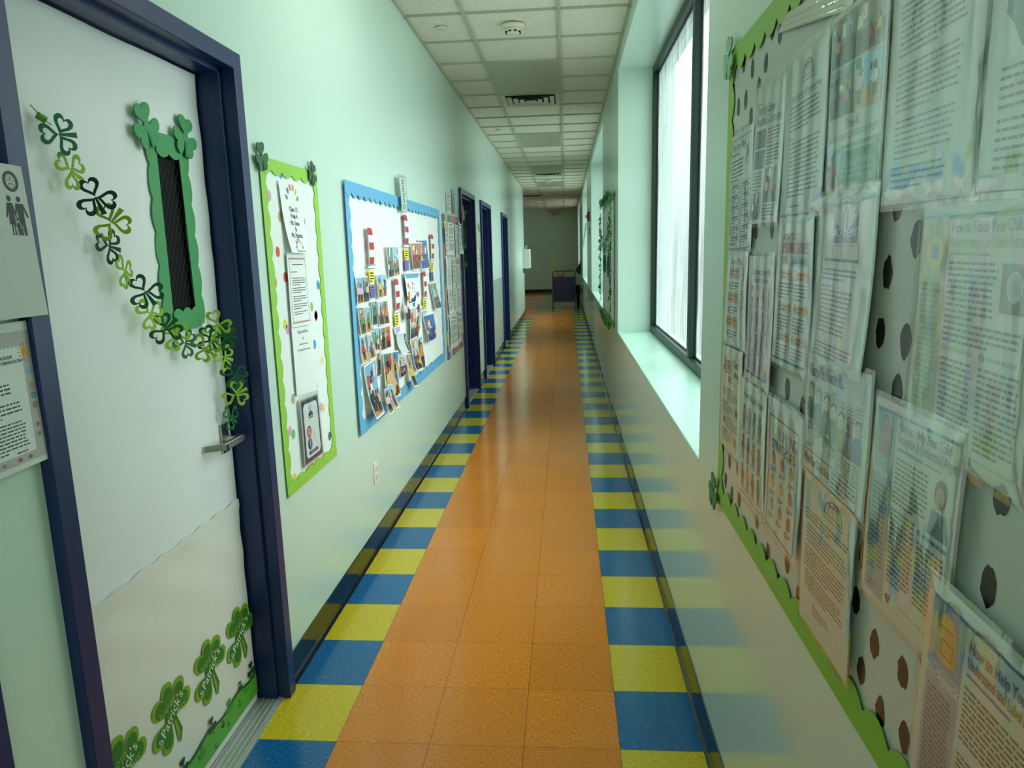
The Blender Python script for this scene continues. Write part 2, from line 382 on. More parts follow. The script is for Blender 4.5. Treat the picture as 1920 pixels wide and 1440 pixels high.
def detector(x, y, label):
    t = thing('smoke_detector', label, 'smoke detector', (x, y, ZC), 'ceiling smoke detectors')
    b = MB(); b.lathe([(.078, 0), (.078, -.008), (.07, -.018), (.058, -.024)], (x, y, ZC), DET); b.build('base', t, smooth=True)
    h = MB(); h.lathe([(.056, -.022), (.054, -.034), (.04, -.052), (.022, -.058), (.001, -.059)], (x, y, ZC), DET); h.build('sensor_head', t, smooth=True)
    s = MB()
    for k in range(8):
        a = PI*2*k/8+PI/8
        cx_, cy_ = x+.047*math.cos(a), y+.047*math.sin(a)
        s.box((cx_-.009, cy_-.009, ZC-.049), (cx_+.009, cy_+.009, ZC-.042), BLACK)
    s.build('intake_slots', t)
detector(.422, 2.82, 'cream domed smoke detector on the ceiling tile nearest the camera')
detector(.41, 13.62, 'small cream smoke detector on far ceiling beyond the second vent')
for y, l in ((2.81, 'small round flat ceiling cap in left tile near the closest smoke detector'), (6.99, 'small round ceiling cap in left tile column beyond the nearest vent'), (11.2, 'tiny round ceiling cap in left tile column, farthest of the three')):
    s = MB(); s.lathe([(.042, 0), (.042, -.004), (.038, -.007), (.001, -.008)], (-.061, y, ZC+.004), mat('#d6dac8', .4), 24)
    tag(s.build('sprinkler_cover', smooth=True), l, 'ceiling cap', 'round caps in the ceiling')

# ------------------------------------------------------------------ doors
def door(idx, a, b, leafx=-.356):
    r = bpy.data.objects.new('door_%d' % idx, None); COL.objects.link(r); r['kind'] = 'structure'
    xf = -.238; A, B = a+FW, b-FW; Z = DTOP-FW
    f = MB()
    # casing face + return to wall, per side
    f.box((-.30, a, 0), (xf, A, DTOP), NAVY); f.box((-.30, B, 0), (xf, b, DTOP), NAVY); f.box((-.30, A, Z), (xf, B, DTOP), NAVY)
    # stops, a step deeper in the jamb
    f.box((-.46, A-.02, 0), (-.282, A+.014, DTOP), NAVY); f.box((-.46, B-.014, 0), (-.282, B+.02, DTOP), NAVY); f.box((-.46, A, Z-.014), (-.282, B, DTOP), NAVY)
    bevel(f.build('frame', r), .0025)
    l = MB(); l.box((leafx-.045, A+.006, .012), (leafx, B-.006, Z-.008), NAVYD); lf = l.build('leaf', r)
    th = MB(); th.box((-.46, A, 0), (-.268, B, .007), ALU)
    for k in range(9):
        x = -.276-.018*k; th.box((x-.004, A, .007), (x, B, .0105), ALU)
    th.box((-.268, a+.01, 0), (-.262, b-.01, .004), ALU)
    th.build('threshold', r)
    return r, lf
for i, (a, b) in enumerate(DOORS):
    D, LEAF = door(i+1, a, b)
    if i == 1: D2, LEAF2 = D, LEAF
# glazed vision panel of the near door, and its lever
g = MB(); g.box((-.3562, -.395, 1.40), (-.354, -.25, 1.87), mat('#020303', .3, spec=.04)); gp = g.build('vision_panel', D2)
wr = MB(); wm_ = mat('#4f5552', .5)
for k in range(-8, 12):
    for sgn in (1, -1):
        z0 = 1.40 + k*.045
        p = [];
        for s_i in (0, 1):
            y = -.395+.145*s_i; z = z0+(s_i if sgn > 0 else 1-s_i)*.30
            p.append((y, z))
        (ya, za), (yb, zb) = p
        if za > zb: (ya, za), (yb, zb) = (yb, zb), (ya, za)
        lo, hi = 1.402, 1.868
        if zb < lo or za > hi: continue
        t0 = max(0, (lo-za)/(zb-za)); t1 = min(1, (hi-za)/(zb-za))
        q0 = (ya+(yb-ya)*t0, za+(zb-za)*t0); q1 = (ya+(yb-ya)*t1, za+(zb-za)*t1)
        wr.tube([(-.3538, q0[0], q0[1]), (-.3538, q1[0], q1[1])], .0005, wm_, 4)
wr.build('wire_mesh', gp)
h = MB()
h.box((-.35, -.182, .935), (-.344, -.138, 1.030), STEEL)
h.tube([(-.346, -.160, .978), (-.302, -.160, .978)], .013, STEEL, 16)
h.build('lever_rose', D2)
h = MB()
h.prism([(-.150, -.011), (-.137, -.004), (-.137, .006), (-.150, .012), (-.262, .012), (-.267, .006), (-.267, -.007), (-.262, -.011)], lambda u, v, hh: (hh, u, .980+v), -.303, -.289, STEEL)
h.prism([(-.289, -.255), (-.289, -.267), (-.346, -.298), (-.346, -.286)], lambda u, v, hh: (u, v, hh), .970, .991, STEEL)
bevel(h.build('lever_handle', D2), .002)

# ------------------------------------------------------------------ flat artwork toolkit
_txt = {}
def glyphs(s):
    if s in _txt: return _txt[s]
    c = bpy.data.curves.new('t', 'FONT'); c.body = s; c.size = 1; c.resolution_u = 2
    o = bpy.data.objects.new('t', c); me = o.to_mesh()
    vs = [(v.co.x, v.co.y) for v in me.vertices]; fs = [tuple(p.vertices) for p in me.polygons]
    o.to_mesh_clear(); bpy.data.objects.remove(o); bpy.data.curves.remove(c)
    wid = max([v[0] for v in vs] or [0]); _txt[s] = (vs, fs, wid); return _txt[s]
def heart(cx, cy, s, ang, n=14, k=1.0, w=1.0):
    """heart, point at (cx,cy), lobes s away along ang (degrees)"""
    pts = []; a = math.radians(ang)
    for i in range(n):
        t = 2*PI*i/n
        x = 16*math.sin(t)**3/34*1.08*w; y = (13*math.cos(t)-5*math.cos(2*t)-2*math.cos(3*t)-math.cos(4*t))/29+.59
        if k != 1: x *= k; y = .55+(y-.55)*k
        pts.append((cx+s*(y*math.cos(a)-x*math.sin(a)), cy+s*(y*math.sin(a)+x*math.cos(a))))
    return pts
class Page:
    """2D artwork, u right / v down in page units, laid on a wall. side L/R, corners TL TR BR BL as (y, z)."""
    LV = .00028
    def __init__(s, W, H, corners, side, off, curl=0, seed=0, paper='#e4eae6', rough=.5, base=True, thick=.0006, x0=None):
        s.W, s.H, s.c, s.side, s.off, s.curl = W, H, corners, side, off, curl
        s.mb = MB(); s.R = random.Random(seed); s.ph = s.R.random()*6; s.rough = rough
        s.x0 = (XL if side == 'L' else XR) if x0 is None else x0
        if base:
            nx, ny = 10, 14; P = mat(paper, rough)
            for lev, fl in ((0, 0), (-thick, 1)):
                v = [s.pt(W*i/nx, H*j/ny, lev) for j in range(ny+1) for i in range(nx+1)]
                f = [(j*(nx+1)+i, j*(nx+1)+i+1, (j+1)*(nx+1)+i+1, (j+1)*(nx+1)+i) for j in range(ny) for i in range(nx)]
                s.mb.raw(v, f, P)
            e = [(W*i/nx, 0) for i in range(nx+1)]+[(W, H*j/ny) for j in range(1, ny+1)]+[(W*(nx-i)/nx, H) for i in range(1, nx+1)]+[(0, H*(ny-j)/ny) for j in range(1, ny)]
            n = len(e); v = [s.pt(a, b, 0) for a, b in e]+[s.pt(a, b, -thick) for a, b in e]
            s.mb.raw(v, [(i, (i+1) % n, n+(i+1) % n, n+i) for i in range(n)], P)
    def pt(s, u, v, h):
        a, b = u/s.W, v/s.H; TL, TR, BR, BL = s.c
        y = (1-b)*((1-a)*TL[0]+a*TR[0])+b*((1-a)*BL[0]+a*BR[0]); z = (1-b)*((1-a)*TL[1]+a*TR[1])+b*((1-a)*BL[1]+a*BR[1])
        cu = s.curl if isinstance(s.curl, (tuple, list)) else (s.curl, 0)
        d = s.off + abs(cu[0])*(.5+.5*math.sin(s.ph+3.2*b+1.2*a))*b + cu[1]*b**3 + h
        return (s.x0+d if s.side == 'L' else s.x0-d, y, z)
    def col(s, c): return mat(c, s.rough)
    def rect(s, u, v, w_, h_, c, lv=1):
        nx = max(1, int(w_/s.W*10)); ny = max(1, int(h_/s.H*14))
        vs = [s.pt(u+w_*i/nx, v+h_*j/ny, lv*s.LV) for j in range(ny+1) for i in range(nx+1)]
        s.mb.raw(vs, [(j*(nx+1)+i, j*(nx+1)+i+1, (j+1)*(nx+1)+i+1, (j+1)*(nx+1)+i) for j in range(ny) for i in range(nx)], s.col(c))
    def poly(s, pts, c, lv=2): s.mb.face([s.pt(a, b, lv*s.LV) for a, b in pts], s.col(c))
    def ell(s, cx, cy, rx, ry, c, lv=2, n=14, wob=0):
        s.poly([(cx+rx*(1+wob*(s.R.random()-.5))*math.cos(2*PI*i/n), cy+ry*(1+wob*(s.R.random()-.5))*math.sin(2*PI*i/n)) for i in range(n)], c, lv)
    def ring(s, cx, cy, rx, ry, th, c, lv=2, n=28, a0=0, a1=360):
        for i in range(n):
            p, q = math.radians(a0+(a1-a0)*i/n), math.radians(a0+(a1-a0)*(i+1)/n)
            s.poly([(cx+rx*math.cos(p), cy+ry*math.sin(p)), (cx+rx*math.cos(q), cy+ry*math.sin(q)), (cx+(rx-th)*math.cos(q), cy+(ry-th)*math.sin(q)), (cx+(rx-th)*math.cos(p), cy+(ry-th)*math.sin(p))], c, lv)
    def line(s, a, b, th, c, lv=2):
        dx, dy = b[0]-a[0], b[1]-a[1]; L = math.hypot(dx, dy) or 1; nx, ny = -dy/L*th/2, dx/L*th/2
        k = max(1, int(L/s.W*8))
        for i in range(k):
            p = (a[0]+dx*i/k, a[1]+dy*i/k); q = (a[0]+dx*(i+1)/k, a[1]+dy*(i+1)/k)
            s.poly([(p[0]+nx, p[1]+ny), (q[0]+nx, q[1]+ny), (q[0]-nx, q[1]-ny), (p[0]-nx, p[1]-ny)], c, lv)
    def frame(s, u, v, w_, h_, th, c, lv=2):
        s.rect(u, v, w_, th, c, lv); s.rect(u, v+h_-th, w_, th, c, lv); s.rect(u, v, th, h_, c, lv); s.rect(u+w_-th, v, th, h_, c, lv)
    def text(s, t, u, v, size, c='#1c2222', al='l', lv=3, rot=0, wmax=None, bold=0, squash=1):
        vs, fs, wid = glyphs(t); k = size*1.36; kx = k*squash
        if wmax and wid*kx > wmax: kx = wmax/wid
        o = {'l': 0, 'c': -wid*kx/2, 'r': -wid*kx}[al]; a = math.radians(rot); ca, sa = math.cos(a), math.sin(a)
        for db in ([0] if not bold else [0, bold]):
            P = []
            for x, y in vs:
                X, Y = o+x*kx+db, -y*k
                P.append(s.pt(u+X*ca-Y*sa, v+X*sa+Y*ca, (lv+(.2 if db else 0))*s.LV))
            s.mb.raw(P, fs, s.col(c))
    def words(s, u, v, w_, n, pitch, th=None, c='#4a4f4e', last=.6, ind=0, lv=2, rag=.08):
        th = th or pitch*.42
        for i in range(n):
            x = u+(ind if i == 0 else 0); end = u+w_*(1-s.R.random()*rag) if i < n-1 else u+w_*last
            while x < end-1:
                L = min(s.R.uniform(2.2, 7.5)*s.W/100, end-x); s.rect(x, v+i*pitch, L, th, c, lv); x += L+s.W*.010
    def kid(s, cx, base, h, shirt, skin='#9a6344', hair='#1b1411', pants='#2a2f3c', lv=4):
        s.poly([(cx-.13*h, base), (cx-.15*h, base-.42*h), (cx+.15*h, base-.42*h), (cx+.13*h, base), (cx+.03*h, base), (cx, base-.3*h), (cx-.03*h, base)], pants, lv)
        s.poly([(cx-.16*h, base-.38*h), (cx-.25*h, base-.42*h), (cx-.2*h, base-.68*h), (cx-.08*h, base-.74*h), (cx+.08*h, base-.74*h), (cx+.2*h, base-.68*h), (cx+.26*h, base-.42*h), (cx+.16*h, base-.38*h)], shirt, lv+1)
        s.ell(cx-.23*h, base-.40*h, .04*h, .05*h, skin, lv+2, 8); s.ell(cx+.24*h, base-.40*h, .04*h, .05*h, skin, lv+2, 8)
        s.ell(cx, base-.86*h, .115*h, .135*h, hair, lv+2, 12); s.ell(cx, base-.83*h, .09*h, .10*h, skin, lv+3, 12)
        for e in (-.035, .035): s.ell(cx+e*h, base-.84*h, .012*h, .015*h, '#140c08', lv+4, 6)
        s.line((cx-.03*h, base-.785*h), (cx+.03*h, base-.785*h), .012*h, '#6a2f28', lv+4)
    def photo(s, u, v, w_, h_, kind=0, seed=0, n=2):
        R = random.Random(seed*7+kind)
        sky = ['#7db6d8', '#b8c6cf', '#6f8f86', '#e07a2e', '#3d73b5', '#8fd0ec', '#c9c2bd', '#9c8f86'][kind % 8]
        fl = ['#c2905a', '#b98a58', '#4f5552', '#8a3b26', '#1f5fae', '#d0a070', '#575150', '#7a5a3e'][kind % 8]
        s.rect(u, v, w_, h_, sky, 2); hz = v+h_*R.uniform(.45, .62); s.rect(u, hz, w_, v+h_-hz, fl, 2.6)
        for i in range(7):
            a, b = u+w_*R.random()*.8, v+(hz-v)*R.random()*.8
            s.rect(a, b, w_*R.uniform(.06, .2), min((hz-b), h_*R.uniform(.08, .3)), R.choice(['#e8edf0', '#35424d', '#d6b04a', '#5a9fc4', '#c9553e', '#44634c', '#f0f0ea']), 3)
        sh = ['#2f6fc0', '#e0812c', '#e6d9cf', '#c83c40', '#3b9a5c', '#e8c23c', '#6d5a9c', '#e9b7bd', '#24303c']
        sk = ['#8a5638', '#a26b4a', '#c08a66', '#6f4430', '#d3a17f']
        m_ = n
        for i in range(m_):
            hh = h_*(R.uniform(.62, .85) if m_ <= 2 else R.uniform(.34, .5)); cx = u+w_*((i+.5)/m_+R.uniform(-.04, .04)); cx = min(max(cx, u+.2*hh if .4*hh < w_ else u+w_/2), u+w_-.2*hh if .4*hh < w_ else u+w_/2)
            hh = min(hh, w_/.52)
            s.kid(cx, v+h_*R.uniform(.86, .99), hh, R.choice(sh), R.choice(sk), lv=4+(i % 3)*.3)
    def wrinkle(s, cx, cy, L, rot): pass
    def build(s, name, parent=None): return s.mb.build(name, parent)
    def laminate(s, parent, over=5, rim=True, wav=.0016):
        """clear plastic pouch over the sheet"""
        m_ = MB(); nx, ny = 16, 22; R = random.Random(int(s.ph*1000)); W, H = s.W, s.H
        grid = []
        for j in range(ny+1):
            for i in range(nx+1):
                a, b = -over+(W+2*over)*i/nx, -over+(H+2*over)*j/ny
                edge = i in (0, nx) or j in (0, ny)
                grid.append(s.pt(a, b, .0004 if edge else .0030+wav*(math.sin(a*.21+s.ph)+.6*R.uniform(-1, 1))*.5))
        m_.raw(grid, [(j*(nx+1)+i, j*(nx+1)+i+1, (j+1)*(nx+1)+i+1, (j+1)*(nx+1)+i) for j in range(ny) for i in range(nx)], LAM)
        return m_.build('lamination', parent, smooth=True)
def strip_border(p0, p1, inw, width, pitch, fn, mats, depth=.001, amp=.010, alt=0):
    """scalloped border strip from p0 to p1 (y,z); inw = inward unit normal; mats may list colours along the run"""
    m_ = MB(); dy, dz = p1[0]-p0[0], p1[1]-p0[1]; L = math.hypot(dy, dz); ty, tz = dy/L, dz/L; n = max(1, round(L/pitch)); q = L/n; sub = 8
    for k in range(n):
        out, inn = [], []
        for i in range(sub+1):
            d = (k+i/sub)*q; s_ = width-amp+amp*2*math.sin(PI*i/sub)**.8 if 0 < i < sub else width-amp
            out.append((p0[0]+ty*d, p0[1]+tz*d)); inn.append((p0[0]+ty*d+inw[0]*s_, p0[1]+tz*d+inw[1]*s_))
        lift = lambda u, v, h, k=k: fn(u, v, h)
        m_.ribbon(out, inn, lift, 0, depth, mats[k % len(mats)], closed=False)
    return m_
def wallfn(side, base): return (lambda u, v, h: (XL+base+h, u, v)) if side == 'L' else (lambda u, v, h: (XR-base-h, u, v))
def shamrock_mesh(fn, cx, cy, s, rot, m_, th=.0035, stem=True, outline=None):
    b = MB()
    for k, a in enumerate((90, 210, 330)):
        b.prism(heart(cx, cy, s, a+rot, 22, w=1.28), fn, .0002*k, th+.0002*k, m_)
    b.prism([(cx+s*.24*math.cos(PI*q/8), cy+s*.24*math.sin(PI*q/8)) for q in range(16)], fn, -.0001, th+.0007, m_)
    if stem:
        a = math.radians(270+rot); d = (math.cos(a), math.sin(a)); p = (-d[1], d[0]); L = s*.95; w_ = s*.07
        b.prism([(cx+p[0]*w_, cy+p[1]*w_), (cx-p[0]*w_, cy-p[1]*w_), (cx+d[0]*L*.6-p[0]*w_+p[0]*.1*s, cy+d[1]*L*.6-p[1]*w_+p[1]*.1*s), (cx+d[0]*L-p[0]*w_*1.8+p[0]*.2*s, cy+d[1]*L-p[1]*w_*1.8+p[1]*.2*s), (cx+d[0]*L+p[0]*w_*1.8+p[0]*.2*s, cy+d[1]*L+p[1]*w_*1.8+p[1]*.2*s), (cx+d[0]*L*.6+p[0]*w_+p[0]*.1*s, cy+d[1]*L*.6+p[1]*w_+p[1]*.1*s)], fn, 0, th-.0003, m_)
    return b
def board(side, y0, y1, z0, z1, label, colors, bw, pitch, backing, dots=None, base=.002, amp=.01, loc=None, folds=0, gloss=.6):
    """bulletin board: backing paper + four scalloped strips. y0<y1"""
    x = (XL if side == 'L' else XR)
    t = thing('bulletin_board', label, 'bulletin board', (x, (y0+y1)/2, z0))
    b = MB(); fn = wallfn(side, base); P = mat(backing, gloss, bump=.06, bscale=6); nx, nz = 60 if folds else 12, 4
    vs = []
    for j in range(nz+1):
        for i in range(nx+1):
            yy = y0+.012+(y1-y0-.024)*i/nx; zz = z0+.012+(z1-z0-.024)*j/nz
            vs.append(fn(yy, zz, .001+folds*(math.sin(yy*23+math.sin(yy*7)*2)*.5+.5)*(1-.3*j/nz)))
    b.raw(vs, [(j*(nx+1)+i, j*(nx+1)+i+1, (j+1)*(nx+1)+i+1, (j+1)*(nx+1)+i) for j in range(nz) for i in range(nx)], P)
    xa, xb = sorted((fn(0, 0, -base+.0002)[0], fn(0, 0, -.0002)[0]))
    b.box((xa, y0+.012, z0+.012), (xb, y1-.012, z1-.012), P)
    if dots:
        for d in dots:
            yy, zz, ry, rz, c = d[:5]; R = random.Random(int(abs(yy*999+zz*77))); wob = d[5] if len(d) > 5 else 0; n = 16
            pts = [(yy+ry*(1+wob*(R.random()-.5))*math.cos(2*PI*i/n), zz+rz*(1+wob*(R.random()-.5))*math.sin(2*PI*i/n)) for i in range(n)]
            b.face([fn(p, q, .0016+folds*.5) for p, q in pts], c if not isinstance(c, str) else mat(c, .6))
    b.build('backing', t)
    f2 = wallfn(side, base+.003+folds); MT = [mat(c, .5, bump=.05, bscale=20) if isinstance(c, str) else c for c in colors]
    for p0, p1, inw in (((y0, z0), (y0, z1), (1, 0)), ((y1, z0), (y1, z1), (-1, 0))):
        strip_border(p0, p1, inw, bw, pitch, f2, MT, amp=amp).build('border_strip', t)
    f3 = wallfn(side, base+.0045+folds)
    for p0, p1, inw in (((y0, z1), (y1, z1), (0, -1)), ((y0, z0), (y1, z0), (0, 1))):
        strip_border(p0, p1, inw, bw, pitch, f3, MT, amp=amp).build('border_strip', t)
    return t
def sham(side, y, z, s, rot, c, label, base=.012, group=None, m_=None, cat='shamrock cutout'):
    b = shamrock_mesh(wallfn(side, base), y, z, s, rot, m_ or mat(c, .5))
    return tag(b.build('shamrock_cutout'), label, cat, group)

# ------------------------------------------------------------------ near door: paper cover, table cloth, cut frame, shamrocks, garland
XD = -.356
m = MB(); ysd = [-1.004+(.006+.886)*k/24 for k in range(25)]
def snap(v, lst):
    i = min(range(len(lst)), key=lambda k: abs(lst[k]-v)); lst[i] = v
snap(-.393, ysd); snap(-.255, ysd); ysd.sort()
zsd = [.70+1.40*k/30 for k in range(31)]; snap(1.402, zsd); snap(1.868, zsd); zsd.sort()
R = random.Random(4)
def pw(y, z): return XD+.003+.0022*math.sin(y*17+z*5+math.sin(z*9))*math.sin(z*6+y*4)*min(1, (z-.6)*2)+(.0015*math.sin(z*31+y*8) if z > 1.5 else 0)+.0022
vs = [(pw(y, z), y, z) for z in zsd for y in ysd]; nx = len(ysd); fs = []
for j in range(len(zsd)-1):
    for i in range(nx-1):
        yc, zc = (ysd[i]+ysd[i+1])/2, (zsd[j]+zsd[j+1])/2
        if -.393 < yc < -.255 and 1.402 < zc < 1.868: continue
        fs.append((j*nx+i, j*nx+i+1, (j+1)*nx+i+1, (j+1)*nx+i))
m.raw(vs, fs, PAPER)
tag(m.build('door_cover_paper', smooth=True), 'large white paper sheet covering the upper part of the near blue door', 'paper sheet')
# plastic cloth over the lower part
t = thing('party_tablecloth', 'white plastic cloth with printed green shamrocks covering the bottom of the near door', 'tablecloth', (XD, -.55, .02))
m = MB(); ny_, nz_ = 60, 34
def cw(y, z):
    f = .0018*math.sin(z*40+y*22)*math.exp(-((z-.62)/.16)**2)+.0012*math.sin(y*30+z*9)*math.exp(-((y+.95)/.2)**2)
    cr = sum(.0022*math.exp(-((z-q)/.005)**2) for q in (.20, .345, .49))+sum(.0018*math.exp(-((y-q)/.006)**2) for q in (-.30, -.62, -.93))
    return XD+.0085+f+cr+(.0035 if z > .74 else 0)
vs = [(cw(-1.004+.889*i/ny_, .016+.746*j/nz_), -1.004+.889*i/ny_, .016+(.746+.004*math.sin(i*.9))*j/nz_) for j in range(nz_+1) for i in range(ny_+1)]
m.raw(vs, [(j*(ny_+1)+i, j*(ny_+1)+i+1, (j+1)*(ny_+1)+i+1, (j+1)*(ny_+1)+i) for j in range(nz_) for i in range(ny_)], CLOTH)
m.build('cloth', t, smooth=True)
def clothpage():
    return Page(889, 746, [(-1.004, .762), (-.115, .762), (-.115, .016), (-1.004, .016)], 'L', 0, base=False, x0=XD+.0122, rough=.45)
def cu(y): return (y+1.004)*1000
def cv(z): return (.762-z)*1000
for (y, z) in ((-.200, .312), (-.402, .312), (-.622, .312), (-.842, .312)):
    p = clothpage(); u, v = cu(y), cv(z)
    # leaves: lime rim, dark green heart inside
    for s_, c, lv in ((98, '#7fae1e', 1), (80, '#2c7a22', 2.2)):
        for ang in (118, 28, 226):
            a = math.radians(ang); off = 0 if lv == 1 else 5
            pts = [(u+x, v-yy) for x, yy in heart(off*math.cos(a), off*math.sin(a), s_, ang, 24, w=1.12)]
            p.poly(pts, c, lv+(.2 if ang == 28 else .4 if ang == 226 else 0))
    p.ell(u, v, 27, 27, '#2c7a22', 2.9, 20)
    p.poly([(u+8, v+8), (u+18, v+4), (u+44, v+70), (u+30, v+104), (u+22, v+96)], '#2c7a22', 1)
    p.poly([(u+4, v+8), (u+10, v+6), (u+30, v+70), (u+26, v+98), (u+22, v+96)], '#7fae1e', 1.4)
    p.text('happy', u-52, v-16, 25, '#86b94a', 'l', 4, rot=-14); p.text('day', u+26, v+18, 24, '#86b94a', 'l', 4, rot=-8)
    p.text('St.', u-66, v+52, 20, '#eef3e6', 'l', 4, rot=-22, squash=.8)
    p.text("Patrick's", u-44, v+44, 33, '#eef3e6', 'l', 4.2, rot=-32, squash=.85)
    p.build('printed_shamrock', t)
p = clothpage(); R = random.Random(8)
top = [(i*889/40, cv(.125)+8*math.sin(i*.7)) for i in range(41)]
for i in range(40): p.poly([top[i], top[i+1], (top[i+1][0], 718), (top[i][0], 718)], '#5cae35', 1)
for i in range(40): p.line(top[i], top[i+1], 9, '#1d4f25', 2)
for (y, z, s_, c) in ((-.147, .150, 46, '#17401f'), (-.233, .145, 26, '#1f5a28'), (-.315, .125, 42, '#3c9a3a'), (-.366, .097, 20, '#17401f'), (-.431, .140, 44, '#1c4226'), (-.60, .130, 46, '#1c4226'), (-.50, .100, 34, '#3b8f2c'), (-.332, .075, 15, '#2c7a2a'), (-.25, .09, 24, '#3b8f2c'), (-.203, .111, 22, '#3b8f2c'), (-.70, .13, 40, '#3c9a3a'), (-.80, .12, 44, '#1c4226'), (-.90, .12, 36, '#3c9a3a'), (-.55, .06, 16, '#2c7a2a'), (-.42, .06, 16, '#2c7a2a')):
    u, v = cu(y), cv(z)
    for ang in (90, 212, 328): p.poly([(u+x, v-yy) for x, yy in heart(0, 0, s_*.62, ang, 12)], c, 3+ang/400)
    p.poly([(u-2, v), (u+2, v), (u+5, v+s_*.7), (u+1, v+s_*.7)], c, 3)
p.build('printed_grass', t)
# scalloped paper frame around the vision panel
GF = mat('#3f9a57', .55, bump=.04, bscale=20)
t = thing('window_frame_cutout', 'tall scalloped green paper frame round the narrow dark window of the near door', 'paper frame', (XD, -.32, 1.35))
FB = lambda b: (lambda u, v, h: (XD+.0095+b+h, u, v))
def fstrip(p0, p1, out, w_, pitch, b, name='border_strip'):
    strip_border(p0, p1, out, w_, pitch, FB(b), [GF], depth=.002, amp=.006).build(name, t)
fstrip((-.386, 1.36), (-.378, 1.895), (-1, 0), .047, .089, 0)
fstrip((-.262, 1.36), (-.268, 1.885), (1, 0), .047, .089, .001)
fstrip((-.386, 1.895), (-.262, 1.895), (0, -1), .058, .052, .0035)
fstrip((-.390, 1.352), (-.24, 1.352), (0, 1), .058, .052, .0035)
for (y, z, rot, l) in ((-.432, 1.900, 18, 'plain green shamrock cutout at upper left corner of the green door window frame'), (-.236, 1.902, -12, 'plain green shamrock cutout at upper right corner of the green door window frame')):
    b = shamrock_mesh(lambda u, v, h: (XD+.018+h, u, v), y, z, .058, rot, mat('#2f9450', .5), .004)
    tag(b.build('shamrock_cutout'), l, 'shamrock cutout')
# garland of open felt shamrocks
t = thing('shamrock_garland', 'swagged garland of open green felt shamrocks strung across the near door', 'garland', (-.33, -.5, 1.04))
GL = [(-.800, 1.822, '#0e6a45', 95, 20), (-.772, 1.752, '#8ab51e', 60, 5), (-.732, 1.696, '#064028', 20, 55), (-.700, 1.641, '#9ac52c', 140, 68), (-.664, 1.589, '#05341d', 75, 5), (-.627, 1.528, '#86b01d', 40, -8), (-.585, 1.476, '#0a6b3c', 30, 58), (-.551, 1.418, '#9ac62c', 50, 18), (-.505, 1.372, '#066033', 130, 48), (-.457, 1.350, '#9ccb2c', 160, 32), (-.388, 1.320, '#0a6a38', 70, 18), (-.330, 1.300, '#9ac62c', 40, 66), (-.285, 1.318, '#0a6a38', 20, 70), (-.238, 1.358, '#9ac62c', 15, 52), (-.205, 1.316, '#0a6a38', 80, 64), (-.173, 1.247, '#8fbf26', 70, 15), (-.157, 1.187, '#0c6c3c', 50, 62), (-.155, 1.125, '#9ac62c', 110, 45), (-.150, 1.050, '#0a7436', 48, 8)]
prev = None
for k, (y, z, c, rot, tw) in enumerate(GL):
    b = MB(); s_ = .043; a = math.radians(tw); zz = z; xo = -.331+.005*(k % 2)+.038*abs(math.sin(a))
    def fn(u, v, h, a=a, y=y, z=z, xo=xo):  # twist about the vertical axis through the link
        return (xo+u*math.sin(a)+h*math.cos(a), y+u*math.cos(a)-h*math.sin(a), z+v)
    mm = mat(c, .7, bump=.3, bscale=400)
    for ang in (90, 210, 330):
        o_ = heart(0, 0, s_, ang+rot, 22); i_ = [(x*.58+.235*s_*math.cos(math.radians(ang+rot)), y_*.58+.235*s_*math.sin(math.radians(ang+rot))) for x, y_ in o_]
        b.ribbon(o_, i_, fn, 0, .0016, mm)
    aa = math.radians(270+rot); d = (math.cos(aa), math.sin(aa)); pp = (-d[1], d[0])
    b.prism([(pp[0]*.002, pp[1]*.002), (-pp[0]*.002, -pp[1]*.002), (d[0]*.040-pp[0]*.006, d[1]*.040-pp[1]*.006), (d[0]*.040+pp[0]*.006, d[1]*.040+pp[1]*.006)], fn, 0, .0012, mm)
    b.build('shamrock_link', t)
b = MB(); b.tube([(-.34, -.845, 1.875), (-.33, -.825, 1.85), (-.325, -.81, 1.84)], .0012, mat('#7da51f', .6), 6)
b.tube([(-.335, -.835, 1.856), (-.328, -.822, 1.848)], .008, mat('#6b9420', .6), 8); b.build('cord_end', t)
for (y, z) in ((-.43, 1.318), (-.215, 1.385)):
    b = MB(); b.face([(XD+.0135, y, z), (XD+.0135, y+.022, z-.005), (XD+.0135, y+.03, z-.045), (XD+.0135, y+.008, z-.04)], LAM); b.build('tape_piece', t)

# ------------------------------------------------------------------ sheets left of the near door
p = Page(100, 129, [(-1.244, 1.729), (-1.036, 1.727), (-1.021, 1.455), (-1.229, 1.455)], 'L', .030, (0.003, 0), 3, paper='#c9d0cb')
u = 84
p.ring(u, 14, 8.6, 8.6, 2.4, '#1b2220', 2); p.ring(u, 14, 5.6, 5.6, .3, '#1b2220')
for k, c in enumerate(('#c84a48', '#e0a23a', '#4c9a52', '#2f6d5a', '#8a8f8c')):
    a = -PI/2+k*2*PI/5; p.ell(u+3*math.cos(a), 14+3*math.sin(a), .9, .9, c, 3); p.poly([(u+1.1*math.cos(a), 14+1.1*math.sin(a)), (u+3.1*math.cos(a+.3), 14+3.1*math.sin(a+.3)), (u+3.1*math.cos(a-.3), 14+3.1*math.sin(a-.3))], c, 3)
K = '#1c2622'
p.ell(78, 28.5, 2.3, 2.5, K); p.poly([(75, 32), (81, 32), (84, 44), (83, 45), (80.5, 38), (81.5, 50), (74.5, 50), (76, 38), (73, 44.5), (71.8, 44)], K); p.rect(76.2, 49, 1.6, 10, K); p.rect(79, 49, 1.6, 10, K)
p.ell(89, 28.5, 2.4, 2.5, K); p.poly([(84.8, 32), (93.3, 32), (98, 43), (96.6, 44), (92.6, 36), (92.8, 59), (90, 59), (89.2, 46), (88, 59), (85.2, 59), (85.8, 36), (83.5, 42), (82.6, 41)], K)
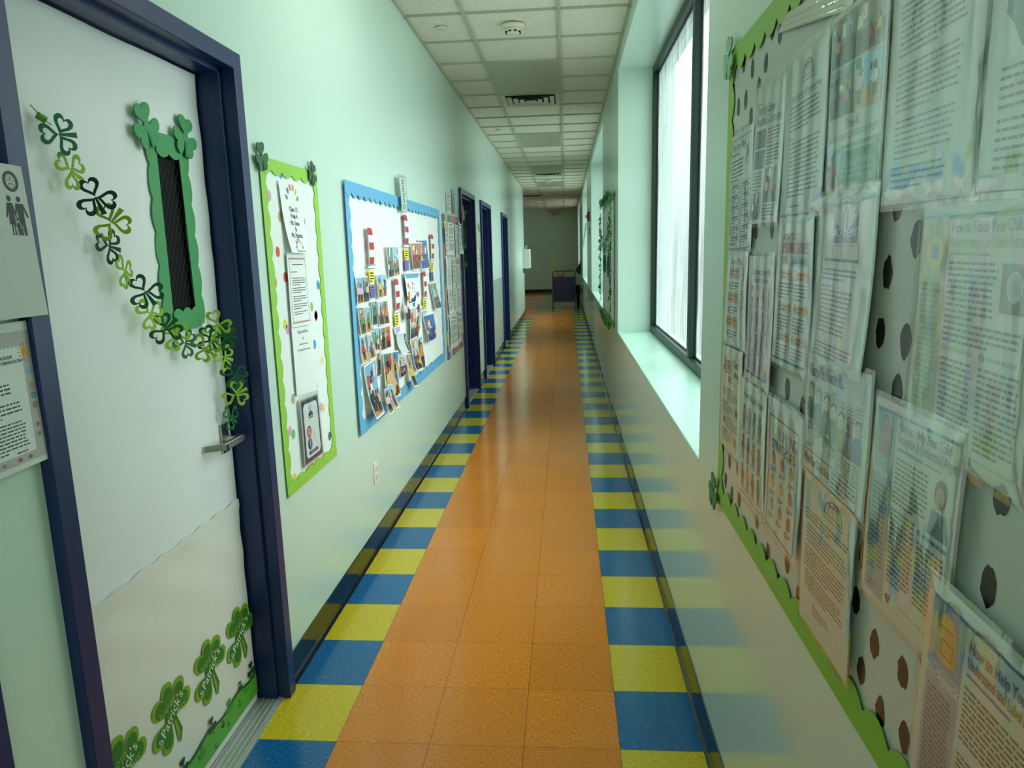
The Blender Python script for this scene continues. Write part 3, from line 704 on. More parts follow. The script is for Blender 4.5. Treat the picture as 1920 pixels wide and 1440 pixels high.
p.ell(84, 45.5, 2.0, 2.1, '#c9d0cb', 2.5); p.ell(84, 45.5, 1.5, 1.6, K, 3); p.poly([(82, 48), (86, 48), (88.6, 53), (87.8, 53.6), (85.8, 51), (85.6, 59), (84.3, 59), (84, 54), (83.7, 59), (82.4, 59), (82.2, 51), (80.2, 53.6), (79.4, 53)], '#c9d0cb', 2.5); p.poly([(82.4, 48.4), (85.6, 48.4), (88, 53), (85.6, 50.6), (85.3, 58.6), (84.2, 58.6), (84, 53), (83.8, 58.6), (82.7, 58.6), (82.4, 50.6), (80, 53)], K, 3)
o = p.build('posted_notice'); tag(o, 'grey-white notice with round seal and black family pictogram, overlapping the near door frame', 'notice')
p = Page(100, 129, [(-1.240, 1.446), (-1.026, 1.448), (-1.030, 1.180), (-1.244, 1.176)], 'L', .014, (.004, 0), 5, paper='#d8e2dc')
p.rect(0, 8, 86, 116, '#b9b6b4', 1); p.rect(4, 22, 70, 94, '#dfe8e3', 1.6)
for k in range(16): p.ell(5+k*4.4, 22, 1.2, 1.6, '#dfe8e3', 2, 8)
for r_, c in ((9, '#4f84b8'), (7, '#5f93c3'), (5, '#3f73a8')): p.ring(42, 22, r_, r_, 1.5, c, 2.4, 16, 180, 360)
p.ell(77, 27, 3.6, 4.2, '#dd9a2b', 3)
for k in range(12): a = k*PI/6; p.line((77+5*math.cos(a), 27+5.6*math.sin(a)), (77+8*math.cos(a), 27+8.6*math.sin(a)), .9, '#dd9a2b', 3)
for (v, c, s_) in ((45, '#8fb3cf', 3.6), (58, '#c98a78', 3), (67, '#5b8fc4', 3.2), (76, '#c46a66', 3), (94, '#bb5760', 2.2), (103, '#6c8a46', 2.2)):
    for k in range(6): a = k*PI/3; p.ell(80+s_*.6*math.cos(a), v+s_*.6*math.sin(a), s_*.4, s_*.4, c, 2.6, 8)
for (x, c) in ((18, '#b83a46'), (36, '#8b8f8c'), (54, '#b83a46'), (66, '#6c8a46')): p.ell(x, 120, 2.4, 1.8, c, 2.6, 10)
p.text('K PROGRAM', 62, 31, 3.2, '#28302e', 'r', bold=.15); p.text('REGISTRATION INFORMATION', 72, 35.5, 3.2, '#28302e', 'r', bold=.15, wmax=60)
p.words(6, 40, 62, 1, 3); p.words(6, 52, 50, 4, 3.6, c='#3a403e'); p.words(6, 69, 60, 4, 3.6); p.words(6, 86, 62, 9, 3.1); p.words(52, 113, 20, 1, 3, c='#222')
o = p.build('posted_notice'); tag(o, 'white flyer with rainbow and sun doodle border on wall by near door', 'flyer')

# ------------------------------------------------------------------ tall green-bordered board by the near door
cl = ['#d2543f', '#3aa0cc', '#d99cc9', '#b7a06a', '#cf3f45', '#d9503a', '#c2446b', '#b9a568', '#d2543f', '#2a9cc4', '#b9b083', '#d04a92', '#e3d53a', '#d99cc9', '#c6428a', '#2aa0d6', '#dfe09a', '#c9427c', '#b7ab84', '#b7ab84', '#dbaed4', '#e4dc7a', '#dba6d0', '#6cc06c', '#6b5a84', '#e2d01e', '#a89b6a']
dg = [(0.136,1.851),(0.266,1.849),(0.146,1.762),(0.229,1.695),(0.459,1.688),(0.182,1.572),(0.122,1.489),(0.134,1.466),(0.232,1.481),(0.571,1.437),(0.478,1.355),(0.522,1.318),(0.195,1.313),(0.215,1.292),(0.519,1.313),(0.479,1.203),(0.554,1.126),(0.122,1.179),(0.210,1.033),(0.458,1.035),(0.495,0.940),(0.525,0.929),(0.155,0.923),(0.186,0.904),(0.576,0.793),(0.163,0.740),(0.346,0.743)]
board('L', .083, .643, .690, 1.890, 'tall narrow bulletin board with lime scalloped edging and multicoloured confetti dots', ['#94cc46'], .046, .088, '#e6efec', [(y, z, .018, .019, c) for (y, z), c in zip(dg, cl)], amp=.008)
sham('L', .088, 1.884, .047, 10, '', 'dark glittery shamrock at upper left corner of the confetti dot board', m_=glitter_mat('#0c5a22'))
sham('L', .572, 1.880, .045, -25, '', 'dark glittery shamrock at upper right corner of the confetti dot board', m_=glitter_mat('#0d5220'))
def hands(p, cx, cy, r, sc):
    for k, c in enumerate(('#4f9bc8', '#4a6fb0', '#d9694e', '#d98a52', '#dfc254', '#5faa64')):
        a = math.radians(200+k*28); x, y = cx+r*math.cos(a), cy+r*1.05*math.sin(a); an = a
        p.ell(x, y, 3.0*sc, 3.6*sc, c, 2, 10)
        for q in range(5):
            b_ = an+(-.75+.36*q); L = (6.2 if 0 < q < 4 else 5)*sc
            p.line((x+2*sc*math.cos(b_), y+2*sc*math.sin(b_)), (x+L*math.cos(b_), y+L*math.sin(b_)), 1.25*sc, c, 2.2)
p = Page(100, 118, [(0.220,1.821), (0.455,1.823), (0.427,1.566), (0.250,1.568)], 'L', .011, (.004, .018), 11, paper='#edf3f0')
hands(p, 50, 34, 24, 1.15)
for tx, v in (('Class 12', 50), ('Prek-4', 61.5), ('Ms. Enna', 73), ('&', 83.5), ('Ms. Patricia', 94)): p.text(tx, 50, v-2, 8.6, '#222a28', 'c', bold=.35)
hands(p, 50, 114, 16, .85); p.text('Play-Learn-Grow', 52, 116.5, 4.6, '#2a3230', 'c')
t = p.build('class_sign'); tag(t, 'class sign with handprint arches and teacher names, topmost sheet on the confetti dot board', 'sign')
p = Page(100, 140, [(0.236,1.566), (0.430,1.564), (0.438,1.290), (0.229,1.296)], 'L', .013, (.002, 0), 12, paper='#e9efec')
for k in range(22):
    p.rect(8+k*3.9, 8, 2, 3.4, '#b5603f', 2); p.rect(8+k*3.9, 130, 2, 3.4, '#b5603f', 2)
for k in range(30): p.rect(8, 12+k*3.95, 2.4, 2.2, '#6f6f68', 2); p.rect(90, 12+k*3.95, 2.4, 2.2, '#6f6f68', 2)
p.words(24, 20, 54, 1, 4, 2, '#3c5f5a', 1); p.words(16, 34, 50, 1, 4)
for v, n in ((46, 4), (65, 3), (81, 3), (96, 3), (111, 2)): p.words(18, v, 68, n, 4.3, 1.5)
tag(p.build('letter_sheet'), 'letter with dotted orange-brown border, second sheet down on the confetti dot board', 'letter')
p = Page(100, 128, [(0.228,1.294), (0.443,1.286), (0.445,1.022), (0.228,1.040)], 'L', .012, (.002, 0), 13, paper='#e9f0ec')
p.text('Check In/Out', 50, 12, 6.5, '#2a3230', 'c'); p.text('&', 50, 24, 5, '#2a3230', 'c'); p.words(30, 32, 42, 1, 4, 1.6, last=1); p.text('Scan image below to start', 50, 45, 4.4, '#2a3230', 'c')
tag(p.build('checkin_sheet'), 'mostly blank white check in sheet, third sheet down on the confetti dot board', 'sheet')
t = thing('social_media_flyer', 'navy-edged laminated flyer with round social icons at the foot of the confetti dot board', 'flyer', (XL, .34, .75))
p = Page(100, 128, [(0.238,1.022), (0.436,1.012), (0.452,0.752), (0.240,0.756)], 'L', .016, (.003, 0), 14, paper='#e8eeec')
p.rect(2, 2, 96, 124, '#a58b6c', 1); p.rect(5, 5, 90, 118, '#1c3360', 1.6)
p.rect(22, 12, 60, 104, '#f0f4f3', 2.2); p.rect(13, 24, 76, 80, '#f0f4f3', 2.2)
for q_, c_ in ((24, 23), (78, 23), (24, 105), (78, 105)): p.ell(q_, c_, 11, 11, '#f0f4f3', 2.3, 24)
p.ring(50, 26, 10, 10, .7, '#4a6a7a', 3, 18, 180, 360); p.poly([(38, 32), (50, 27), (62, 32), (62, 42), (38, 42)], '#1f5a78', 3); p.rect(39, 38, 22, 1.2, '#e8eeec', 3.4); p.rect(48, 20, 4, 8, '#b6443c', 3.4)
p.words(28, 50, 46, 2, 4, 2.2, '#b0286a', 1)
p.ell(34, 66, 11.5, 11.5, '#c93a4a', 3, 22); p.ell(33, 70, 6, 5, '#e2713a', 3.4, 16); p.frame(28, 60, 12, 12, 1.4, '#f4f4f4', 4); p.ring(34, 66, 3.2, 3.2, 1.1, '#f4f4f4', 4, 14)
p.ell(34, 90, 11.5, 11.5, '#1d3f8a', 3, 22); p.text('f', 35, 96.5, 16, '#f4f4f4', 'c', 4, bold=.6)
p.words(52, 60, 22, 4, 4, 1.6, '#9a8f7c'); p.rect(26, 104, 48, 7, '#23375c', 3); p.words(32, 106.5, 34, 1, 3, 1.6, '#c9d2da', 1, lv=4)
p.build('sheet', t); p.laminate(t, 5)
# outlet
t = thing('wall_outlet', 'white duplex power outlet low on left wall between the two boards', 'outlet', (XL, 1.25, .36))
b = MB(); b.box((XL, 1.212, .358), (XL+.006, 1.284, .474), mat('#eae6da', .35)); bevel(b.build('cover_plate', t), .002)
for z in (.392, .440):
    b = MB(); b.prism([(1.248+.017*math.cos(a*PI/8), z+.0145*math.sin(a*PI/8)) for a in range(16)], lambda u, v, h: (XL+h, u, v), .006, .0085, mat('#ded9cc', .4)); r_ = b.build('socket_face', t)
    b = MB(); b.box((XL+.0085, 1.240, z), (XL+.0091, 1.2425, z+.008), BLACK); b.box((XL+.0085, 1.253, z), (XL+.0091, 1.2555, z+.007), BLACK); b.box((XL+.0085, 1.2455, z-.009), (XL+.0091, 1.250, z-.005), BLACK); b.build('socket_slots', r_)

# ------------------------------------------------------------------ blue photo board
board('L', .988, 3.485, .683, 1.897, 'wide blue-edged bulletin board filled with class photographs on draped white paper', ['#64aed8'], .062, .104, '#e9efec', folds=.008, amp=.012)
BO = .020
def striped(y, ztop, zbot, wd, label, k):
    """plain red and white striped paper tube with a flat white foot"""
    t = thing('striped_tube_cutout', label, 'paper cutout', (XL, y, zbot), 'red and white striped cutouts')
    fn = wallfn('L', BO+.006); b = MB(); n = 5; H_ = ztop-(zbot+.022)
    RED, WH = mat('#b8383c', .5), mat('#e8eef2', .5)
    def bow(u, v, h): return (XL+BO+.004+h+.008*math.sin(PI*min(1, max(0, (v-zbot)/(ztop-zbot)))), u, v)
    for i in range(n):
        z0 = zbot+.022+H_*i/n; z1 = zbot+.022+H_*(i+1)/n; c = RED if i % 2 == 0 else WH; tz = .012
        w0 = wd*(.50+.08*i/n); w1 = wd*(.50+.08*(i+1)/n)
        if i == n-1: pts = [(y-w0, z0), (y+w0, z0), (y+w1, z1-.012), (y+w1*.7, z1), (y-w1*.7, z1), (y-w1, z1-.012)]
        else: pts = [(y-w0, z0), (y+w0, z0), (y+w1, z1), (y-w1, z1)]
        b.prism(pts, bow, 0, .0015, c)
    b.build('striped_tube', t)
    b = MB(); b.prism([(y-wd*.85, zbot), (y+wd*.85, zbot), (y+wd*.85, zbot+.020), (y-wd*.85, zbot+.020)], bow, 0, .002, WH)
    for zz in (zbot, zbot+.017): b.prism([(y-wd*.85, zz), (y+wd*.85, zz), (y+wd*.85, zz+.003), (y-wd*.85, zz+.003)], bow, .002, .0025, mat('#2a3140', .5))
    b.build('white_foot', t)
for y, a, z, wd, l in ((1.33, 1.690, 1.484, .078, 'red and white striped paper tube above the leftmost yellow tag of the photo board'), (2.175, 1.795, 1.594, .085, 'red and white striped paper tube just below the hanging upright sign, highest of them'), (3.045, 1.695, 1.498, .085, 'red and white striped paper tube farthest along the photo board, near its right edge'),
                     (1.845, 1.412, 1.214, .080, 'red and white striped paper tube in the lower middle, left of the blue flared picture'), (2.695, 1.432, 1.236, .080, 'red and white striped paper tube in the lower row, right of the blue flared picture')):
    striped(y, a, z, wd, l, 0)
def ytag(c, rows_, col, ink, label, grp=None, W=100, H=62, name='word_tag'):
    p = Page(W, H, c, 'L', BO+.002, .002, int(abs(c[0][0]*100)), paper=col)
    for tx, v, s_ in rows_: p.text(tx, W/2, v, s_, ink, 'c', bold=.6)
    if not rows_: p.words(14, 10, 72, 4, 13, 6, ink)
    return tag(p.build(name), label, 'word tag')
ytag([(1.277,1.476), (1.387,1.475), (1.377,1.410), (1.287,1.410)], [], '#efe23c', '#333018', 'bright yellow tag under the leftmost striped tube, left part of photo board')
ytag([(1.290,1.403), (1.372,1.402), (1.387,1.334), (1.299,1.333)], [], '#7b74b8', '#3b3570', 'purple tag with dark scribbles below the leftmost yellow tag')
ytag([(2.118,1.586), (2.238,1.587), (2.225,1.520), (2.121,1.521)], [], '#efe23c', '#333018', 'bright yellow tag under the highest striped tube, beside the orange photograph')
ytag([(2.120,1.518), (2.235,1.517), (2.232,1.450), (2.116,1.449)], [], '#7b74b8', '#6d66ad', 'plain purple tag touching the left side of the orange photograph')
ytag([(2.954,1.492), (3.088,1.490), (3.063,1.425), (2.965,1.430)], [], '#efe23c', '#333018', 'bright yellow tag under the striped tube farthest along the photo board')
ytag([(2.958,1.423), (3.062,1.422), (3.062,1.351), (2.963,1.351)], [], '#6a76a4', '#39447a', 'slate blue tag under the farthest yellow tag of the photo board')
ytag([(1.774,1.211), (1.875,1.208), (1.873,1.134), (1.780,1.141)], [], '#efe23c', '#333018', 'bright yellow tag under the lower middle striped tube, above a handwritten slip')
ytag([(1.747,1.138), (1.919,1.130), (1.913,1.085), (1.758,1.095)], [], '#e6ecee', '#5a56a6', 'white slip with purple handwriting below the lower middle yellow tag')
ytag([(2.626,1.236), (2.754,1.231), (2.746,1.166), (2.634,1.172)], [], '#efe23c', '#333018', 'bright yellow tag in the lower row, right of the blue flared picture')
ytag([(2.617,1.162), (2.761,1.156), (2.764,1.130), (2.620,1.136)], [], '#e6ecee', '#5a56a6', 'white slip with blue handwriting above the photo of yellow-hatted children')
def photo(c, label, kinds, n=2, off=.002, curl=.006, seed=0, W=100, H=130, b=5, end=0):
    p = Page(W, H, c, 'L', BO+off, (curl, end), seed, paper='#f1f4f4', rough=.3)
    k = len(kinds)
    for i, kd in enumerate(kinds):
        w_ = (W-b*(k+1))/k; p.photo(b+i*(w_+b), b, w_, H-2*b, kd, seed+i, n)
    return tag(p.build('photograph'), label, 'photograph', 'class photographs on the blue-edged board')
photo([(1.041,1.451), (1.257,1.449), (1.266,1.319), (1.046,1.318)], 'sheet of two photographs at the left edge of photo board, left of the purple tag', (0, 2), 2, seed=1, W=160)
photo([(1.422,1.452), (1.631,1.450), (1.622,1.324), (1.418,1.323)], 'sheet of two photographs just right of the leftmost yellow and purple tags', (0, 5), 1, seed=2, W=160)
photo([(1.666,1.599), (1.956,1.604), (1.966,1.425), (1.690,1.420)], 'sheet of two aqua and dark group photographs left of the highest striped tube', (2, 5), 4, seed=3, W=150)
photo([(2.261,1.627), (2.652,1.633), (2.560,1.449), (2.316,1.451)], 'vivid orange photograph with white margin, right of the highest striped tube', (3,), 3, seed=4, off=.010, W=150)
photo([(2.549,1.649), (2.858,1.656), (2.883,1.448), (2.614,1.442)], 'group photograph with bright blue floor, partly behind the orange photograph', (4,), 4, seed=5, off=.004, W=150)
photo([(1.047,1.310), (1.151,1.303), (1.146,1.170), (1.042,1.170)], 'single child photograph in second row, nearest to left blue edging', (7,), 1, seed=6, curl=.012, W=76)
photo([(1.165,1.302), (1.265,1.296), (1.273,1.165), (1.175,1.166)], 'photograph of a child in blue, second in the second row from the left edging', (0,), 1, seed=7, curl=.012, W=76)
photo([(1.296,1.320), (1.407,1.317), (1.397,1.187), (1.290,1.192)], 'photograph of dark-clothed child right below the purple tag', (2,), 1, seed=8, W=80)
photo([(1.422,1.312), (1.630,1.304), (1.638,1.170), (1.421,1.179)], 'sheet of two photographs at the right end of the second photo row', (6, 7), 1, seed=9, W=160)
photo([(1.047,1.164), (1.135,1.161), (1.149,1.028), (1.055,1.029)], 'yellow-toned photograph in third row nearest to left blue edging', (5,), 1, seed=10, curl=.012, W=70)
photo([(1.180,1.159), (1.268,1.158), (1.300,1.030), (1.192,1.028)], 'photograph of child in bright blue, second in the third row from the left edging', (1,), 1, seed=11, curl=.014, W=76)
photo([(1.308,1.182), (1.400,1.177), (1.402,1.052), (1.304,1.054)], 'photograph in the middle of the third row, under the dark-clothed child', (5,), 2, seed=12, W=80)
photo([(1.431,1.168), (1.654,1.159), (1.657,1.034), (1.429,1.040)], 'sheet of two photographs at right end of third row, above the big classroom photo', (7, 3), 1, seed=13, W=160)
photo([(1.320,1.048), (1.420,1.044), (1.412,.913), (1.310,.916)], 'narrow photograph squeezed between the two large pictures at the lower left', (7,), 1, seed=14, W=80)
photo([(1.070,1.017), (1.299,1.026), (1.285,0.735), (1.110,0.738)], 'large pale blue outdoor photograph curling off the lower left corner', (0,), 4, seed=15, off=.006, curl=.008, end=.035, W=100, H=150)
# big table photograph
p = Page(100, 100, [(1.428,1.032), (1.780,1.000), (1.735,0.738), (1.425,0.765)], 'L', BO+.012, (.006, .010), 16, paper='#f1f4f4', rough=.3)
p.rect(3, 3, 94, 94, '#c2ae7e', 1.5); p.rect(62, 3, 35, 22, '#3c8ed0', 2); p.rect(3, 3, 30, 30, '#6c7f86', 2)
p.poly([(20, 97), (12, 45), (45, 38), (92, 78), (60, 92)], '#dcb684', 3.4); p.poly([(60, 97), (60, 92), (92, 78), (92, 97)], '#7a3a26', 3)
for x, y, h_, c, l in ((24, 48, 40, '#23303a', 3.6), (40, 40, 36, '#c8373c', 3.6), (14, 56, 36, '#d9672e', 3.6), (74, 42, 34, '#d97a34', 3.6)): p.kid(x, y, h_, c, lv=l)
p.kid(76, 90, 54, '#2f6fc4', lv=6); p.ell(60, 62, 5, 6, '#eef0ee', 7); p.rect(80, 84, 16, 13, '#e4c23a', 3.2)
tag(p.build('photograph'), 'large photograph of a boy in blue at a wooden classroom table', 'photograph', 'class photographs on the blue-edged board')
photo([(1.262,0.862), (1.343,0.858), (1.390,0.722), (1.312,0.715)], 'small photograph overlapping lower edging beside the pale blue outdoor picture', (0,), 2, seed=17, off=.050, curl=.006, W=70, end=.01)
photo([(1.350,0.872), (1.463,0.855), (1.527,0.716), (1.430,0.720)], 'small aqua photograph overlapping the lower edging, left of the boy at the table', (5,), 1, seed=18, off=.046, curl=.01, W=80, end=.02)
photo([(2.899,1.341), (3.135,1.341), (3.260,1.130), (3.010,1.137)], 'photograph of children in red tops on orange ground, under the slate blue tag', (2,), 3, seed=19, off=.004, curl=.02, W=100)
photo([(2.600,1.130), (3.003,1.115), (3.009,0.915), (2.660,0.932)], 'photograph of yellow-hatted children on blue floor, lowest at the right side', (4,), 5, seed=20, curl=.025, W=150)
photo([(2.127,1.222), (2.560,1.200), (2.342,0.993), (2.105,0.995)], 'photograph of a group in pink tops under the blue flared picture', (6,), 4, seed=21, off=.012, curl=.012, W=150)
photo([(2.410,1.150), (2.551,1.145), (2.423,1.025), (2.330,1.036)], 'slanting dark photograph tucked behind the right side of the pink group picture', (7,), 1, seed=22, off=.004, W=80)
photo([(1.792,0.961), (1.979,0.940), (1.985,0.818), (1.792,0.825)], 'crowd photograph over grey floor directly right of the boy at the table', (6,), 6, seed=23, off=.006, curl=.008, W=120)
photo([(1.978,0.950), (2.111,0.934), (2.151,0.715), (2.030,0.730)], 'tall narrow dark photograph hanging over the lower edging, center of board', (7,), 1, seed=24, off=.010, curl=.014, W=60, H=150, end=.02)
photo([(2.087,1.023), (2.324,1.020), (2.367,0.792), (2.189,0.803)], 'tilted photograph of children in pink seated over brown floor', (6,), 3, seed=25, off=.014, curl=.01, W=100, end=.015)
photo([(2.336,0.995), (2.500,1.005), (2.494,0.772), (2.393,0.785)], 'narrow curled photograph just right of the tilted pink seated children', (2,), 1, seed=26, off=.008, curl=.02, W=60)
p = Page(100, 80, [(1.785,1.095), (2.040,1.072), (2.000,0.962), (1.796,0.975)], 'L', BO+.004, (.02, .01), 27, paper='#c7cfcf')
p.rect(78, 4, 18, 72, '#3a3c3e', 1.4); p.text('2', 87, 36, 20, '#dfe4e2', 'c', 3)
tag(p.build('photograph'), 'mostly blank grey photograph with a dark right strip, above the crowd photograph', 'photograph', 'class photographs on the blue-edged board')
# blue flared picture with discs
p = Page(100, 100, [(2.065,1.441), (2.540,1.430), (2.357,1.240), (2.117,1.240)], 'L', BO+.006, (.010, 0), 28, paper='#eef2f2')
p.poly([(2, 3), (97, 3), (97, 97), (2, 97)], '#1c3f7c', 1.4); p.poly([(2, 3), (97, 3), (90, 18), (8, 18)], '#6fa6cf', 2)
for x, y, r1, r2, c in ((15, 40, 7, 13, '#c83a3a'), (28, 48, 7, 12, '#e0b23c'), (48, 36, 6, 9, '#b03a40'), (50, 50, 6, 7, '#d23a44'), (34, 78, 9, 17, '#e8dca0')):
    p.ell(x, y, r1, r2, '#eef2f2', 3, 16); p.ell(x, y, r1*.62, r2*.62, c, 4, 14)
p.rect(10, 60, 14, 30, '#e07a2a', 3); p.rect(22, 56, 6, 34, '#e8c23a', 3)
for k in range(6): p.rect(64+k*1.5, 36+k*8, 4, 6, ('#c83a44', '#eee', '#d94a50')[k % 3], 3)
tag(p.build('picture_sheet'), 'dark blue flared picture with red and white discs in the center of photo board', 'picture')
# cut-out children beside the flared picture
t = Page(100, 100, [(1.974,1.312), (2.144,1.301), (2.122,1.150), (1.973,1.153)], 'L', BO+.018, (.006, 0), 29, base=False)
t.kid(60, 78, 74, '#e9dcd8', lv=4); t.kid(28, 96, 66, '#e7b9b4', lv=8); t.poly([(20, 98), (20, 62), (92, 58), (92, 98)], '#2b2b2e', 3)
tag(t.build('cutout_figures'), 'cut out photo of two children beside the lower left of flared picture', 'photo cutout')
t = Page(100, 100, [(2.330,1.312), (2.470,1.306), (2.450,1.225), (2.330,1.230)], 'L', BO+.016, (.004, 0), 30, base=False)
t.kid(50, 170, 168, '#dfe6ea', lv=3)
tag(t.build('cutout_figures'), 'cut out photo of one dark haired child at the lower right of the flared picture', 'photo cutout')
# upright sign over the board's top edge
t = thing('laminated_upright_sign', 'narrow upright laminated sign with sideways lettering and green blocks, over the blue edging', 'sign', (XL, 2.12, 1.80))
p = Page(60, 70, [(2.030,2.018), (2.218,2.022), (2.214,1.814), (2.050,1.806)], 'L', BO+.012, (.006, 0), 31, paper='#dbe8e2')
p.frame(1, 1, 58, 68, .8, '#3d5a4c', 2); R = random.Random(3)
for k in range(9): p.rect(22+R.uniform(-2, 2), 6+k*5.2, 15+R.uniform(-3, 5), 3.6, '#39403e', 2)
p.rect(18, 54, 10, 11, '#4f9a4a', 2); p.rect(32, 54, 10, 11, '#4f9a4a', 2)
p.build('sheet', t); p.laminate(t, 3)

# ------------------------------------------------------------------ third board, before the second door
board('L', 3.67, 4.635, .650, 1.880, 'bulletin board with patchwork coloured edging crowded with papers before the second door', ['#6b5aa0', '#c8c25a', '#3f7fb0', '#c9688a', '#d0806a', '#5a9a98', '#a84f74', '#c77a5e'], .055, .12, '#e2e6df')
def misc(c, label, style, seed, off=.012, curl=.006, side='L', H=129, name='posted_sheet', cat='sheet', paper='#dfe5e0', end=0):
    p = Page(100, H, c, side, off, (curl, end), seed, paper=paper); R = random.Random(seed)
    if style == 'text':
        p.words(20, 8, 60, 1, 5, 3.6, '#2d3231', 1)
        v = 20
        while v < H-16: n = R.randint(3, 8); n = min(n, int((H-10-v)/3.6)); p.words(10, v, 80, max(1, n), 3.6); v += n*3.6+4
    elif style == 'yellow':
        for k in range(5): p.rect(14, 10+k*22, 72, 14, '#d8cf6a', 2); p.rect(14, 26+k*22, 60, 1.6, '#3a3f3c', 2); p.words(18, 13+k*22, 60, 3, 4, lv=3)
    elif style == 'list':
        p.text('2', 50, 26, 26, '#4c5452', 'c')
        for k in range(8): p.rect(30, 36+k*11, 3, 3, '#39403f', 2); p.words(38, 36+k*11, 46, 2, 4)
    elif style == 'teal':
        p.rect(5, 4, 90, 22, '#4a7a7c', 2); p.words(12, 9, 76, 2, 8, 4, '#dfe6e2', lv=3)
        p.words(10, 34, 80, 20, 4.4, c='#5a8f98')
    elif style == 'green':
        p.rect(25, 4, 50, 18, '#8fb04a', 2); p.words(20, 28, 60, 3, 5, 2.6, '#3a403e'); p.words(12, 50, 76, 16, 4.2)
    elif style == 'pics':
        p.words(16, 6, 70, 2, 7, 4, '#2d3231', 1)
        for k in range(6):
            x, y = 14+(k % 2)*42, 26+(k//2)*34; p.rect(x, y, 30, 20, R.choice(['#c98a5a', '#7f9fc0', '#c2a06a', '#a8b88a']), 2); p.words(x, y+22, 32, 2, 4)
    return tag(p.build(name), label, cat)
BB = 'on the patchwork edged board'
misc([(3.69,1.820), (3.851,1.816), (3.850,1.536), (3.745,1.537)], 'curling text sheet at upper left of the patchwork edged board', 'text', 41, .014, .02)
misc([(3.869,1.817), (4.203,1.821), (4.187,1.534), (3.833,1.536)], 'wide text sheet in the top row center of the patchwork edged board', 'text', 42, .016)
misc([(4.217,1.801), (4.440,1.815), (4.450,1.532), (4.244,1.521)], 'narrow text sheet in top row, right of the wide text sheet, patchwork edged board', 'text', 43, .019)
misc([(4.423,1.832), (4.616,1.826), (4.608,1.544), (4.411,1.544)], 'loose text sheet at upper right of the patchwork edged board under a red cutout', 'text', 44, .026, .02)
misc([(3.726,1.522), (4.020,1.519), (4.003,1.273), (3.711,1.264)], 'numbered list sheet in second row left of the patchwork edged board', 'list', 45)
misc([(4.046,1.511), (4.255,1.509), (4.215,1.265), (4.020,1.267)], 'sheet with yellow blocks in the middle of the patchwork edged board', 'yellow', 46, .014)
misc([(4.281,1.509), (4.490,1.507), (4.465,1.244), (4.273,1.242)], 'teal headed sheet at the second row right of the patchwork edged board', 'teal', 47)
misc([(3.745,1.256), (3.979,1.250), (3.981,1.038), (3.758,1.034)], 'pale text sheet in third row left of the patchwork edged board', 'text', 48, .014, .012)
misc([(4.000,1.255), (4.194,1.250), (4.212,1.026), (3.995,1.028)], 'text sheet in third row center of the patchwork edged board', 'text', 49, .016)
misc([(4.232,1.238), (4.460,1.231), (4.455,1.032), (4.236,1.034)], 'sheet with small green heading in third row right of the patchwork edged board', 'green', 50, .013)
misc([(3.774,1.020), (4.225,0.998), (4.195,0.712), (3.769,0.726)], 'large lowest sheet at the left foot of the patchwork edged board', 'text', 51, .015, .014)
misc([(4.252,1.018), (4.500,0.992), (4.444,0.743), (4.214,0.745)], 'sheet with small tan pictures at the right foot of the patchwork edged board', 'pics', 52, .017)
misc([(3.898,2.095), (4.180,2.090), (4.176,1.900), (3.911,1.896)], 'framed white notice above the patchwork edged board, the one on the left', 'text', 53, .005, .002, name='framed_notice', cat='notice')
misc([(4.200,2.118), (4.385,2.112), (4.385,1.909), (4.208,1.904)], 'grey notice above the patchwork edged board, the one beside the door', 'teal', 54, .005, .008, name='framed_notice', cat='notice', paper='#8f958c')  # even grey paper colour
b = MB(); b.prism([(4.545, 1.990), (4.590, 1.992), (4.632, 1.915), (4.680, 1.905), (4.655, 1.855), (4.600, 1.868), (4.560, 1.860), (4.575, 1.91)], wallfn('L', .05), 0, .003, mat('#c23a3c', .5))
tag(b.build('red_paper_cutout'), 'curled red paper cutout at the upper left of the second door frame', 'paper cutout')
# garland down the edge of second door
t = thing('shamrock_garland', 'thin trailing garland of small green shamrocks down the second door frame', 'garland', (-.24, 4.72, 1.42))
pts = [(4.715, 1.985), (4.735, 1.938), (4.745, 1.885), (4.725, 1.83), (4.735, 1.775), (4.75, 1.722), (4.73, 1.67), (4.75, 1.62), (4.735, 1.56), (4.74, 1.50), (4.75, 1.44)]
for k, (y, z) in enumerate(pts):
    b = MB(); s_ = .026; fn = lambda u, v, h, y=y, z=z, k=k: (-.222+u*.8*math.sin(k*1.3)+h, y+u, z+v)
    mm = mat(('#0c5a34', '#8fb52e', '#0a4a28')[k % 3], .7)
    for ang in (90, 210, 330):
        o_ = heart(0, 0, s_, ang+k*40, 14); i_ = [(x*.7+.17*s_*math.cos(math.radians(ang+k*40)), y_*.7+.17*s_*math.sin(math.radians(ang+k*40))) for x, y_ in o_]
        b.ribbon(o_, i_, fn, 0, .0015, mm)
    b.build('shamrock_link', t)
b = MB(); b.tube([(-.222, y, z) for y, z in pts], .001, mat('#3b6a2a', .7), 5); b.build('string', t)

